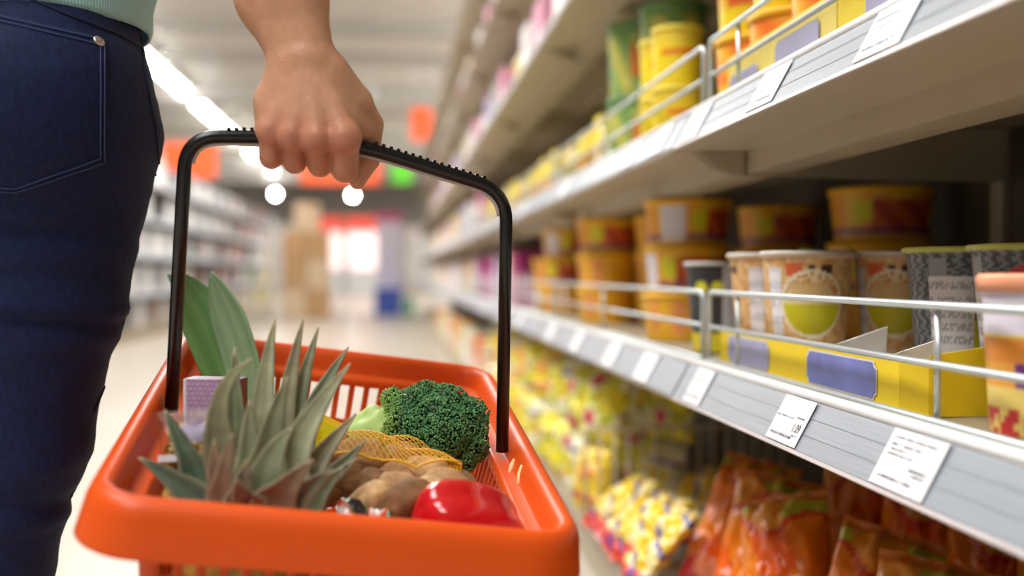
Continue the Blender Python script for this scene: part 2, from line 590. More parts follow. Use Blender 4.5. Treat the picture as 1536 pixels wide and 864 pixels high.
rows = [(-.008, -.037, 0), (-.0075, -.035, 0), (-.003, -.012, 0), (-.0005, -.005, 0), (.003, -.0012, 0), (.0065, 0, 0), (.0095, -.001, 0), (.0125, -.004, 0), (.0143, -.0095, 0),
        (.0172, -.0185, 0), (.0178, -.0210, 0), (.0192, -.0222, 0), (.0285, -.0228, 0), (.0303, -.0238, 0), (.0310, -.0260, 0), (.0314, -.0310, 0), (.0355, -.0680, 1), (.0365, -.0770, 0),
        (.0415, -.117, 1), (.0425, -.126, 0), (.0475, -.168, 1), (.049, -.184, 0), (.053, -.210, 0), (.062, -.219, 0), (.08, -.221, 0)]
V, F = [], []
for off, z, s in rows:
    p, flags = ring(off, z)
    n = len(p)
    V += p
for j in range(len(rows) - 1):
    for k in range(n):
        if rows[j + 1][2] and flags[k]: continue
        F.append((j * n + k, j * n + (k + 1) % n, (j + 1) * n + (k + 1) % n, (j + 1) * n + k))
F.append(tuple(range((len(rows) - 1) * n, len(rows) * n)))
tub = mesh('basket_shell', [B(*v) for v in V], F, ORANGE, basket)
solid(tub, .0026, 0)
# handle: pivots on the long sides, bar leaning into the hand
pl, pr = B(-.1465, -.005, -.013), B(.1465, -.012, -.0155)
pts = [pl, P(279, 204, .826), P(385, 205, .838), P(452, 207, .8475), P(548, 221, .861), P(760, 287, .888), pr]
HP = fillet(pts, .028, 8)
hv, hf = tube(HP, .0058, 14)
handle = mesh('handle', hv, hf, BLACK, basket)
handle['label'] = 'black plastic carrying handle'
mid = (pts[0] + pts[-1]) / 2
ins = []
for i, p in enumerate(HP):
    t = (HP[min(i + 1, len(HP) - 1)] - HP[max(i - 1, 0)]).normalized()
    d = (mid + Vector((0, 0, .1)) - p); d = (d - t * d.dot(t)).normalized()
    ins.append(p + d * .0062)
iv, if_ = tube(ins[2:-2], .0019, 8)
mesh('inner_strip', iv, if_, CLEARGREY, handle)
tt = MB()
def teeth(a, b, step=.0062):
    n = int((b - a).length / step)
    for i in range(n):
        p = a + (b - a) * ((i + .5) / n)
        u = (b - a).normalized(); up = (UPV - u * UPV.dot(u)).normalized(); w = u.cross(up)
        p = p + up * .0056
        V = [p + u * (sx * .0015) + w * (sy * .0042) + up * (sz * .0012 + .0002) for sx in (-1, 1) for sy in (-1, 1) for sz in (-1, 1)]
        tt.add(V, [(0, 1, 3, 2), (4, 6, 7, 5), (0, 4, 5, 1), (2, 3, 7, 6), (0, 2, 6, 4), (1, 5, 7, 3)])
teeth(P(338, 204.3, .832), P(384, 205, .838)); teeth(P(556, 223.5, .862), P(728, 277.5, .884))
tt.build('grip_teeth', BLACK, handle)
for a, b_, c_ in (((.1545, -.062, -.0085), (.1535, -.066, -.0170), (.1500, -.078, -.0205)), ((.1530, -.036, -.0130), (.1515, -.040, -.0190), (.1470, -.050, -.0222))):
    v, f = tube([B(*a), B(*b_), B(*c_)], [.0012, .003, .0008], 8)
    mesh('hinge_notch', v, f, PALE, tub)

# ================================================================== what lies in the basket
LEAF = pmat('pineapple_leaf', attr=True, rough=.5, noise=.22, nscale=70, bump=.2, bscale=60, stretch=(1, 1, 1))
LEEK = pmat('leek_leaf', attr=True, rough=.42, noise=.08, nscale=30, bump=.15, bscale=80)

def blade(mb, base, ctrl, tip, w, hint, fold=.25, c0=(110, 120, 92), c1=(146, 152, 118), ct=(170, 150, 110), n=14, m=7, shape='pine', ctrl2=None):
    base, ctrl, tip = Vector(base), Vector(ctrl), Vector(tip)
    V, C, F = [], [], []
    for i in range(n + 1):
        t = i / n
        if ctrl2 is None:
            p = base * (1 - t) ** 2 + ctrl * 2 * t * (1 - t) + tip * t * t
            d = (ctrl - base) * (1 - t) + (tip - ctrl) * t
        else:
            q = Vector(ctrl2)
            p = base * (1 - t) ** 3 + ctrl * 3 * t * (1 - t) ** 2 + q * 3 * t * t * (1 - t) + tip * t ** 3
            d = (ctrl - base) * (1 - t) ** 2 + (q - ctrl) * 2 * t * (1 - t) + (tip - q) * t * t
        d.normalize()
        h = Vector(hint); h = (h - d * h.dot(d)).normalized()
        s = d.cross(h)
        if shape == 'pine':
            ww = w * (1 - t ** 1.6) * (.82 + .3 * math.sin(min(1, t * 2.2) * math.pi)) + .0008
        else:
            ww = w * min(1, .55 + 1.2 * t) * (1 - max(0, (t - .62) / .38) ** 1.7 * .95)
        for k in range(m):
            u = -1 + 2 * k / (m - 1)
            V.append(p + s * (u * ww / 2) - h * (fold * ww * (1 - u * u)) * (1 - .3 * t))
            g = .5 + .5 * math.sin(k * 2.1 + w * 900 + t * 3)
            c = mixc(lin(c0), lin(c1), .35 + .5 * g * (1 - abs(u) * .4))
            if shape == 'pine':
                if t > .88: c = mixc(c, lin(ct), (t - .88) / .12)
                if abs(u) > .95: c = mixc(c, lin((150, 140, 110)), .5)
            C.append(c)
    for i in range(n):
        for k in range(m - 1):
            F.append((i * m + k, i * m + k + 1, (i + 1) * m + k + 1, (i + 1) * m + k))
    mb.add(V, F, C)

# --- pineapple
pine_base = P(385, 790, .735)
pine = thing('pineapple', 'pineapple with a spiky grey green crown in the front of the basket', 'pineapple', B(-.040, -.10, -.214))
toC = -ray(385, 700)
crown = MB()
gr, gr2, gd, br = (124, 128, 96), (184, 186, 152), (66, 84, 58), (132, 110, 88)
def L(bx, by, tx, ty, w, db=.735, dt=.735, cx_=None, cy_=None, hint=None, c0=gr, c1=gr2, fold=.22):
    a, t = P(bx, by, db), P(tx, ty, dt)
    c = P(cx_, cy_, (db + dt) / 2) if cx_ is not None else (a + t) / 2
    blade(crown, a, c, t, w * 1.28, hint or (toC + Vector((rnd.uniform(-.3, .3), 0, rnd.uniform(-.2, .2)))), fold, c0, c1)
# back leaves first
L(395, 760, 413, 478, .024, .755, .775, 385, 600)
L(410, 745, 455, 478, .020, .765, .79, 425, 600, c0=br)
L(418, 745, 478, 490, .020, .77, .80, 440, 610, c0=gd)
#L(400, 760, 437, 500, .018, .76, .80, 405, 620, c0=br)
L(425, 745, 523, 520, .022, .76, .80, 455, 615, c0=gd, c1=gr)
#L(430, 750, 498, 560, .020, .765, .80, 450, 640, c0=gd, c1=gr)
L(415, 765, 526, 545, .029, .735, .755, 430, 660)
L(430, 765, 535, 620, .022, .74, .77, 470, 690, c0=br, c1=gr2)
L(440, 765, 548, 662, .018, .735, .77, 490, 720, c0=gd, c1=gr)
L(430, 770, 535, 688, .016, .725, .75, 480, 735, c0=br, c1=gd)
L(450, 770, 515, 700, .018, .72, .73, 480, 740, c0=gd, c1=gr)
L(362, 760, 352, 520, .022, .76, .79, 350, 640, c0=gd, c1=gr)
#L(375, 760, 372, 520, .020, .77, .80, 360, 640, c0=br)
#L(340, 765, 302, 570, .018, .755, .78, 318, 660, c0=gd, c1=gr)
# bent leaf that folds over to the right
blade(crown, P(352, 765, .725), P(312, 640, .72), P(378, 540, .715), .024, toC, .2, gr, (170, 174, 140), ctrl2=P(318, 570, .715))
#L(372, 765, 338, 600, .020, .722, .715, 352, 690, c0=gr)
L(385, 770, 375, 600, .026, .715, .73, 372, 680, c0=gr)
L(398, 770, 432, 565, .026, .72, .735, 395, 660, c0=gr, c1=(160, 168, 136))
L(392, 775, 440, 640, .027, .70, .705, 390, 690, c0=(112, 128, 98), c1=(158, 166, 134))
L(318, 760, 247, 614, .020, .725, .73, 275, 668, c0=(48, 76, 58), c1=(110, 130, 104), hint=toC + RGT * .6)
L(315, 765, 208, 686, .018, .715, .71, 255, 712, c0=(44, 70, 56), c1=(104, 122, 100), hint=toC + UPV * .5)
L(345, 770, 322, 660, .018, .705, .70, 318, 715, c0=br, c1=(160, 140, 122))
L(335, 772, 350, 650, .016, .70, .695, 330, 710, c0=br, c1=(150, 134, 116))
L(365, 775, 372, 690, .020, .695, .69, 358, 730, c0=(120, 112, 96), c1=(150, 150, 130))
L(400, 778, 470, 690, .024, .695, .69, 425, 730, c0=br, c1=(150, 140, 118))
L(415, 778, 500, 705, .020, .70, .70, 455, 735, c0=(92, 84, 66), c1=(126, 130, 104))
L(380, 778, 355, 720, .022, .69, .68, 362, 750, c0=br, c1=(140, 128, 110))
#L(350, 778, 300, 690, .022, .70, .70, 318, 735, c0=gd, c1=gr)
o = crown.build('leaf_crown', LEAF, pine, True); solid(o, .0012)
# the fruit below it
V, F, U = lathe([(.012, 0), (.038, .006), (.052, .03), (.056, .07), (.052, .11), (.040, .137), (.024, .150), (.012, .153)], 60)
V2, C2 = [], []
for (x, y, z), (u, v) in zip(V, U):
    a = u * 2 * math.pi; d = .0022 * (abs(math.sin(4 * a + z * 95)) + abs(math.sin(4 * a - z * 95)))
    r = math.hypot(x, y) or 1e-6
    V2.append((x * (1 + d / r), y * (1 + d / r), z)); C2.append(mixc(lin((120, 84, 30)), lin((196, 150, 60)), d * 230))
ax = (pine_base - rootloc(pine)).normalized().to_track_quat('Z', 'Y').to_matrix()
hl = (pine_base - rootloc(pine)).length / .153
mesh('fruit_body', [rootloc(pine) + ax @ (Vector(v) * 1) * hl for v in V2], F, LEAF, pine, True, C2)

# --- leek
leek = thing('leek', 'leek with two broad green leaves standing in the back left basket corner', 'leek', B(-.10, .11, -.19))
lk = MB()
dL = 1.0
tl = -ray(330, 500)
blade(lk, P(362, 640, dL), P(335, 540, dL), P(266, 408, dL + .02), .047, tl + RGT * .35, .22, (84, 150, 76), (146, 196, 124), shape='leek', n=20, m=9, ctrl2=P(298, 450, dL))
o = lk.build('leaf', LEEK, leek, True); solid(o, .0016)
lk = MB()
blade(lk, P(374, 640, dL - .01), P(378, 560, dL - .01), P(316, 408, dL + .01), .036, tl - RGT * .3, .2, (112, 156, 106), (172, 202, 160), shape='leek', n=20, m=9, ctrl2=P(338, 470, dL))
o = lk.build('leaf', LEEK, leek, True); solid(o, .0016)
lk = MB()
blade(lk, P(352, 640, dL + .01), P(325, 560, dL + .01), P(252, 412, dL + .035), .03, tl + RGT * .6, .25, (72, 132, 70), (120, 172, 104), shape='leek', n=18, m=7, ctrl2=P(300, 440, dL + .02))
o = lk.build('leaf', LEEK, leek, True); solid(o, .0016)
v, f = tube([rootloc(leek), rootloc(leek) * .5 + P(366, 640, dL) * .5, P(368, 628, dL)], [.014, .0145, .016], 24)
mesh('stalk', v, f, pmat('leek_stalk', (206, 220, 176), rough=.4, noise=.08, nscale=25), leek)

# --- broccoli
BROC = pmat('broccoli_floret', attr=True, rough=.65, noise=.3, nscale=350)
BSTEM = pmat('broccoli_stem', attr=True, rough=.5, noise=.12, nscale=40, bump=.2, bscale=60)
broc = thing('broccoli', 'dark green broccoli head lying on its side with pale stalk', 'broccoli', P(640, 700, .93))
bd = .925
blobs = [(660, 640, 0, .030), (622, 620, .01, .024), (690, 640, .005, .026), (650, 668, -.012, .024), (700, 665, 0, .020), (600, 612, .012, .016), (672, 612, .01, .022),
         (705, 625, .012, .018), (640, 600, .018, .018), (610, 640, -.006, .020), (685, 685, -.006, .019), (590, 600, .016, .012), (628, 648, -.014, .019), (668, 650, -.018, .022), (588, 650, -.004, .010), (578, 660, .0, .008)]
cs = [(P(x, y, bd + d), r) for x, y, d, r in blobs]
rg = np.random.default_rng(3)
ico = bmesh.new(); bmesh.ops.create_icosphere(ico, subdivisions=1, radius=1)
IV = [v.co.copy() for v in ico.verts]; IF = [tuple(v.index for v in f.verts) for f in ico.faces]; ico.free()
bm_ = MB()
inner = MB()
for ci, (c, r) in enumerate(cs):
    n = int(5200 * r * r / .03 ** 2 * .72)
    pts = rg.normal(size=(n, 3)); pts /= np.linalg.norm(pts, axis=1)[:, None]
    for p in pts:
        lump = 1 + .11 * fbm(tuple(p * 2.2 + ci * 7.3), 1.3) + .05 * fbm(tuple(p * 6 + ci * 3.1), 1.3)
        q = c + Vector(p) * (r * lump)
        if any((q - c2).length < r2 * .93 for j, (c2, r2) in enumerate(cs) if j != ci): continue
        if (q - c).dot(EYE - c) < -r * .012: continue
        s = rg.uniform(.0009, .0014)
        k = rg.random()
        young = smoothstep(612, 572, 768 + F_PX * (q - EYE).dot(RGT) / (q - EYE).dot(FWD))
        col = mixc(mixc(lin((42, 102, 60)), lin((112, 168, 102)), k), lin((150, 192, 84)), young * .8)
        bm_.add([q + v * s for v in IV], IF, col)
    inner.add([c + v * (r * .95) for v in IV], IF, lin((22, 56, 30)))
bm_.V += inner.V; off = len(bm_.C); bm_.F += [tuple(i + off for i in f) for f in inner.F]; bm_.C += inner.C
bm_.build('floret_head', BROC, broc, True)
fs = Field((0, 0, 0), (.16, .12, .10), .0025)
org = P(560, 660, .93) - Vector((.08, .06, .05))
def sp(px, py, d): return tuple(P(px, py, d) - org)
fs.capsule(sp(545, 655, .945), sp(610, 640, .93), .015, .017, .006)
fs.capsule(sp(520, 660, .955), sp(548, 653, .945), .013, .015, .006)
fs.capsule(sp(560, 645, .94), sp(592, 612, .935), .008, .010, .006)
fs.capsule(sp(545, 640, .95), sp(560, 622, .95), .008, .010, .004)
fs.capsule(sp(570, 660, .93), sp(590, 660, .922), .009, .010, .006)
fs.capsule(sp(528, 645, .955), sp(545, 628, .95), .006, .007, .004)
Vs, Fs = fs.surface()
Vs = Vs + np.array(org)
cc = [mixc(lin((206, 226, 150)), lin((160, 200, 104)), .5 + .5 * fbm(v, 40)) for v in Vs]
mesh('stalk', Vs, Fs, BSTEM, broc, True, cc)

# --- potatoes under a yellow net
POT = pmat('potato_skin', (182, 140, 94), rough=.75, noise=.30, nscale=70, bump=.5, bscale=90)
NETM = pmat('yellow_net', (236, 176, 20), rough=.45, noise=.08)
POTS = [POT, pmat('potato_skin_dark', (132, 94, 58), rough=.75, noise=.35, nscale=60, bump=.6, bscale=110), pmat('potato_skin_light', (204, 164, 114), rough=.72, noise=.3, nscale=80, bump=.5, bscale=100)]
def potato(seed, la, lb, lc):
    bm = bmesh.new(); bmesh.ops.create_icosphere(bm, subdivisions=4, radius=1)
    V = []
    for v in bm.verts:
        n = v.co.normalized()
        k = 1 + .16 * fbm((n.x + seed, n.y, n.z), 1.3) + .05 * fbm((n.x + seed, n.y * 2, n.z * 2), 3)
        V.append((n.x * la * k, n.y * lb * k, n.z * lc * k))
    F = [tuple(v.index for v in f.verts) for f in bm.faces]; bm.free()
    return V, F
plist = [(540, 688, .83, .034, .020, 5, 'second potato layer'), (562, 700, .85, .032, .019, -8, ''), (520, 722, .80, .022, .019, 20, ''), (556, 728, .80, .020, .017, -10, ''),
         (590, 722, .815, .022, .017, 0, ''), (632, 712, .83, .030, .018, 8, ''), (558, 750, .770, .023, .016, 24, ''), (612, 751, .760, .028, .018, 14, ''),
         (598, 730, .79, .020, .014, -15, ''), (666, 730, .80, .026, .017, -12, ''), (650, 742, .79, .024, .017, 5, ''), (486, 738, .79, .018, .017, 40, ''), (690, 735, .82, .020, .016, 20, ''), (600, 690, .87, .025, .018, 12, '')]
plab = ['potato at the top of the pile under the yellow net', 'long potato behind the topmost one under the yellow net', 'round potato left of the pile beside the pineapple crown', 'small round potato in the middle of the pile under the net edge',
        'small potato between the two big front potatoes and the broccoli', 'broad potato just below the broccoli head', 'brown potato lying beside the biggest front potato', 'biggest potato in front, beside the red pepper',
        'small potato peeping out between larger ones in the pile middle', 'potato behind the red pepper with yellow net over it', 'potato tucked between the biggest one and the red pepper', 'half hidden potato touching the pineapple leaves',
        'potato nearest the slotted basket side above the red pepper', 'potato at the back of the pile touching the broccoli']
pot_pts = []
for i, (px, py, d, la, lb, rot, _) in enumerate(plist):
    c = P(px, py, d)
    t = thing('potato', plab[i], 'potato', c, group='potatoes in the yellow net')
    V, F = potato(i * 3.7, la * .84, lb * .88, lb * .86)
    q = Matrix((RGT, FWD, UPV)).transposed() @ Matrix.Rotation(R(-rot), 3, 'Y') @ Matrix.Rotation(R(25 * math.sin(i)), 3, 'Z')
    W = [c + q @ Vector(v) for v in V]
    # one skin mesh is the whole potato
    COL.objects.unlink(t); bpy.data.objects.remove(t)
    o = mesh('potato', W, F, POTS[(i * 2 + i // 3) % 3], None, True, None, c)
    tag(o, plab[i], 'potato', 'potatoes in the yellow net')
    pot_pts.append((c, la, lb))
# net: a knotted lattice drawn over the pile
net = thing('net_bag', 'yellow plastic net bag stretched over the potatoes', 'net bag', P(570, 770, .82))
def netpt(u, v):
    """u across, v from the front hem to the back: rests on the potatoes"""
    px = 465 + 235 * u
    py = 690 + (1 - u) * 45 - 5
    top = P(px, 0, 1)
    x0 = P(478 + 215 * u, 728 - 18 * v, .775 + .12 * v)
    zt = -9
    for c, la, lb in pot_pts:
        dx = ((x0 - c).dot(RGT)) / (la + .004); dy = (x0 - c).dot(FWD) / (lb + .006)
        q = dx * dx + dy * dy
        if q < 1: zt = max(zt, c.z + (lb + .002) * math.sqrt(1 - q))
    return x0, zt
NU, NV = 22, 13
G = np.zeros((NU + 1, NV + 1)); X0 = {}
for i in range(NU + 1):
    for j in range(NV + 1):
        x0, zt = netpt(i / NU, .25 + .75 * j / NV)
        X0[i, j] = x0; G[i, j] = zt if zt > -1 else -9
lowz = np.min(G[G > -1])
G[G < -1] = lowz - .004
for _ in range(2):
    K = G.copy(); K[1:-1, 1:-1] = (G[1:-1, 1:-1] * 4 + G[:-2, 1:-1] + G[2:, 1:-1] + G[1:-1, :-2] + G[1:-1, 2:]) / 8
    G = np.maximum(K, G - .0005)
nb = MB()
pt = lambda i, j: Vector((X0[i, j].x, X0[i, j].y, G[i, j] + .0022))
for s0 in range(-NV, NU + 1):
    for sg in (1, -1):
        line = []
        for j in range(NV + 1):
            i = s0 + j if sg == 1 else s0 + NV - j
            if 0 <= i <= NU: line.append(pt(i, j))
        if len(line) > 2: nb.tube(line, .00042, 4, None, False)
nb.build('net_mesh', NETM, net, True)
v, f = tube([pt(i, 0) for i in range(0, NU + 1)], .0011, 6)
mesh('net_hem', v, f, NETM, net)

# --- red pepper
PEP = pmat('red_pepper_skin', (198, 16, 26), rough=.16, noise=.10, nscale=12, coat=.4, bump=.05, bscale=60)
pc = P(694, 783, .752)
pep = thing('red_pepper', 'glossy red bell pepper in the front right basket corner', 'pepper', pc)
V, F, U = lathe([(.0002, .032), (.004, .033), (.010, .0385), (.020, .041), (.029, .038), (.0345, .028), (.036, .012), (.034, -.006), (.029, -.022), (.021, -.033), (.011, -.038), (.003, -.0375), (.0002, -.037)][::-1], 72)
W = []
for (x, y, z), (u, v) in zip(V, U):
    a = u * 2 * math.pi
    k = 1 + .13 * math.cos(3 * a + .4) * (.6 + .4 * abs(z) / .04) + .03 * math.cos(5 * a)
    W.append(Vector((x * k, y * k, z * 1.22)) * .86)
qm = Matrix((RGT, FWD, UPV)).transposed() @ Matrix.Rotation(R(35), 3, 'Z') @ Matrix.Rotation(R(112), 3, 'Y') @ Matrix.Rotation(R(40), 3, 'Z')
mesh('pepper_flesh', [pc + qm @ w for w in W], F, PEP, pep)
v, f = tube([pc + qm @ Vector((0, 0, .046)), pc + qm @ Vector((.002, 0, .058)), pc + qm @ Vector((.006, 0, .068))], [.006, .004, .0045], 12)
mesh('stem', v, f, pmat('pepper_stem', (70, 120, 44), rough=.5, noise=.1), pep)

# --- boxes and bags
def oriented_box(name, label, cat, corners_px, d, depth, paint, mat=MATTE, nx=24, nz=24, lean=0, parts=None):
    pass
def slab(center, ax_, ay_, az_, sx, sy, sz, paint, n=28):
    """box with a painted front; ax right, ay away, az up"""
    V, F, C = [], [], []
    for i in range(n + 1):
        for j in range(n + 1):
            u, v = i / n, j / n
            V.append(center + ax_ * ((u - .5) * sx) + az_ * ((v - .5) * sz) - ay_ * (sy / 2)); C.append(lin(paint(u, v)))
    F = [(i * (n + 1) + j, (i + 1) * (n + 1) + j, (i + 1) * (n + 1) + j + 1, i * (n + 1) + j + 1) for i in range(n) for j in range(n)]
    bidx = [0, n * (n + 1), n * (n + 1) + n, n]
    k = len(V)
    for q in bidx:
        V.append(V[q] + ay_ * sy); C.append(C[q])
    for q in bidx:
        V.append(V[q]); C.append(C[q])
    f4 = [k + 4, k + 5, k + 6, k + 7]; b4 = [k, k + 1, k + 2, k + 3]
    F += [tuple(b4[::-1])] + [(f4[i], b4[i], b4[(i + 1) % 4], f4[(i + 1) % 4]) for i in range(4)]
    return V, F, C
def tea(u, v):
    if u < .06: return (226, 220, 232)
    if u > .62: return (126, 62, 78) if .06 < u - .6 else (170, 120, 150)
    if .05 < v < .28: return (200, 200, 226)
    g = (math.sin(v * 90) * .5 + .5) * (1 if math.sin(u * 70 + v * 300) > -.3 else .2)
    return mixc((168, 130, 172), (214, 196, 222), g * .6)
V, F, C = slab(P(324, 616, .85), (RGT * .98 - UPV * .02).normalized(), FWD, UPV, .046, .03, .056, tea)
tb = mesh('carton', V, F, MATTE, None, False, C, P(324, 650, .85))
tag(tb, 'small lavender and plum printed carton behind the pasta bag', 'box')
def ylw(u, v):
    return (232, 222, 40) if (u + v * .6) % .5 > .12 else (214, 190, 20)
V, F, C = slab(P(466, 662, .935), (RGT * .9 - UPV * .42).normalized(), FWD, (UPV * .9 + RGT * .42).normalized(), .050, .03, .050, ylw)
yb = mesh('yellow_packet', V, F, FOIL, None, False, C, P(466, 690, .935))
tag(yb, 'bright yellow packet showing between pineapple leaves and broccoli', 'packet')
def wrp(u, v):
    k = math.sin(u * 9 + 1) + math.sin(v * 4 + u * 5)
    return (226, 220, 214) if k > .8 else ((206, 70, 44) if k > -.1 else ((40, 120, 70) if k > -.7 else (48, 40, 44)))
V, F, C = [], [], []
for i in range(21):
    for j in range(15):
        u, v = i / 20, j / 14
        p = P(505 + 80 * u, 785 - 30 * v - 8 * math.sin(u * 7), .735 + .02 * v)
        V.append(p + UPV * (.004 * fbm((u * 6, v * 6, 2), 1))); C.append(lin(wrp(u, v)))
F = [(i * 15 + j, (i + 1) * 15 + j, (i + 1) * 15 + j + 1, i * 15 + j + 1) for i in range(20) for j in range(14)]
o = mesh('sweet_wrapper', V, F, FOIL, None, True, C, P(545, 785, .735)); solid(o, .001)
tag(o, 'crumpled red, white and green printed wrapper in front of the potatoes', 'wrapper')
# clear bag of pasta
CLEAR = bpy.data.materials.new('clear_film'); CLEAR.use_nodes = True
nt = CLEAR.node_tree; nt.nodes.remove(nt.nodes['Principled BSDF'])
tr = nt.nodes.new('ShaderNodeBsdfTransparent'); tr.inputs[0].default_value = (.93, .92, .92, 1)
gl = nt.nodes.new('ShaderNodeBsdfGlossy'); gl.inputs['Roughness'].default_value = .12
nz = nt.nodes.new('ShaderNodeTexNoise'); nz.inputs['Scale'].default_value = 60
bp = nt.nodes.new('ShaderNodeBump'); bp.inputs['Strength'].default_value = .4; bp.inputs['Distance'].default_value = .003
nt.links.new(nz.outputs['Fac'], bp.inputs['Height']); nt.links.new(bp.outputs['Normal'], gl.inputs['Normal'])
lw = nt.nodes.new('ShaderNodeLayerWeight'); lw.inputs[0].default_value = .25
mx = nt.nodes.new('ShaderNodeMixShader')
mr = nt.nodes.new('ShaderNodeMapRange'); mr.inputs['To Min'].default_value = .10; mr.inputs['To Max'].default_value = .5
nt.links.new(lw.outputs['Fresnel'], mr.inputs['Value']); nt.links.new(mr.outputs['Result'], mx.inputs[0])
nt.links.new(tr.outputs[0], mx.inputs[1]); nt.links.new(gl.outputs[0], mx.inputs[2])
nt.links.new(mx.outputs[0], nt.nodes['Material Output'].inputs['Surface'])
bagl = thing('pasta_bag', 'clear film bag of golden pasta shells against the left basket side', 'pasta bag', P(285, 760, .80))
def pillow(w, h, t, nu=22, nv=28, seed=0, wr=.003, seal=.06):
    V, F, U = [], [], []
    for side in (1, -1):
        b0 = len(V)
        for i in range(nu + 1):
            for j in range(nv + 1):
                u, v = -1 + 2 * i / nu, -1 + 2 * j / nv
                vv = min(1, abs(v) / (1 - seal))
                th = t * .5 * max(0, (1 - abs(u) ** 2.6)) ** .55 * max(0, 1 - vv ** 3.2) ** .6
                x = u * w / 2 * (1 - .10 * (1 - vv ** 2) * .6)
                wv = wr * (fbm((u * 2.2 + seed, v * 2.2, side), 1.6) + .6 * math.sin(u * 9 + seed + v * 3) * vv ** 2) * (1 - u * u * .6)
                y = -side * (th + (wv if th > .002 else .3 * wv))
                V.append((x, y, (v + 1) * h / 2)); U.append(((u + 1) / 2, (v + 1) / 2, side))
        for i in range(nu):
            for j in range(nv):
                f = (b0 + i * (nv + 1) + j, b0 + (i + 1) * (nv + 1) + j, b0 + (i + 1) * (nv + 1) + j + 1, b0 + i * (nv + 1) + j + 1)
                F.append(f if side == 1 else f[::-1])
    return V, F, U
pb = P(297, 772, .755)
axs = Matrix((RGT, FWD, UPV)).transposed() @ Matrix.Rotation(R(-4), 3, 'Y')
V, F, U = pillow(.054, .080, .030, seed=4)
mesh('film', [pb + axs @ Vector(v) for v in V], F, CLEAR, bagl)
pm = MB()
for i in range(140):
    u, v = rnd.uniform(-.8, .8), rnd.uniform(.10, .66) if i > 10 else rnd.uniform(.6, .85)
    c = pb + axs @ Vector((u * .0235, rnd.uniform(-.009, .009), v * .080))
    rot = Matrix.Rotation(rnd.uniform(0, 6), 3, 'X') @ Matrix.Rotation(rnd.uniform(0, 6), 3, 'Z')
    Vp, Fp, Up = lathe([(.0012, -.004), (.0036, -.003), (.0046, 0), (.0040, .003), (.0025, .004)], 10)
    k = rnd.random()
    pm.add([c + rot @ Vector((x, y * .55, z * 1.3)) for x, y, z in Vp], Fp, mixc(lin((206, 166, 70)), lin((240, 214, 140)), k))
pa = pm.build('pasta', pmat('pasta_dough', attr=True, rough=.5, noise=.1, nscale=200), bagl, True); pa['kind'] = 'stuff'; pa['label'] = 'golden pasta shells'
v = [pb + axs @ Vector(q) for q in ((-.022, -.0150, .044), (-.004, -.0176, .044), (-.004, -.0172, .049), (-.022, -.0146, .049))]
mesh('bag_label', v, [(0, 1, 2, 3)], PAPER, bagl, False)['label'] = 'white strip label'
v = [pb + axs @ Vector(q) for q in ((-.004, -.0155, .057), (.022, -.0112, .057), (.022, -.0090, .070), (-.004, -.0108, .070))]
mesh('bag_label', v, [(0, 1, 2, 3)], pmat('lilac_print', (176, 164, 196), rough=.4, noise=.05), bagl, False)['label'] = 'lilac printed patch'
# ================================================================== the shop
FLOORM = pmat('pale_floor_tiles', (190, 181, 168), rough=.3, noise=.05, nscale=3)
CEILM = pmat('grey_ceiling', (214, 210, 204), rough=.9, noise=.05, nscale=.6, stretch=(.2, 3, 1))
CEILB = pmat('ceiling_beam_grey', (186, 182, 175), rough=.9, noise=.05, nscale=1)
WALLM = pmat('pale_wall', (206, 200, 190), rough=.85, noise=.04, nscale=.8)
LAMPM = pmat('tube_light', (255, 253, 248), emit=20, noise=.01)
BULB = pmat('spot_light', (255, 252, 246), emit=70, noise=.01)
SIGNO = pmat('orange_sign', (238, 92, 40), rough=.5, noise=.06, nscale=3, emit=.35)
SIGNG = pmat('green_sign', (96, 206, 44), rough=.5, noise=.05, nscale=3, emit=.35)

def structure(name, V, F, m, loc=(0, 0, 0)):
    o = mesh(name, V, F, m, None, False, None, loc)
    o['kind'] = 'structure'
    return o
b = MB().box(-14, 9, -4, 36, -.08, 0); structure('floor', b.V, b.F, FLOORM)
b = MB().box(-14, 9, -4, 36, 4.0, 4.1); structure('ceiling', b.V, b.F, CEILM)
b = MB().box(-14, 9, 36, 36.15, 0, 4.0); structure('wall_far', b.V, b.F, WALLM)
b = MB().box(-14.15, -14, 6, 36, 0, 4.0); structure('wall_left', b.V, b.F, WALLM)
for i, (y, h, w) in enumerate(((13.6, .12, .25), (15.6, .12, .25), (18.2, .30, .5), (21.0, .14, .3), (24.0, .42, .6), (28.0, .5, .6), (32, .5, .6))):
    b = MB().box(-14, 9, y, y + w, 4.0 - h, 3.999); structure(f'trim_{i+1}', b.V, b.F, CEILB)

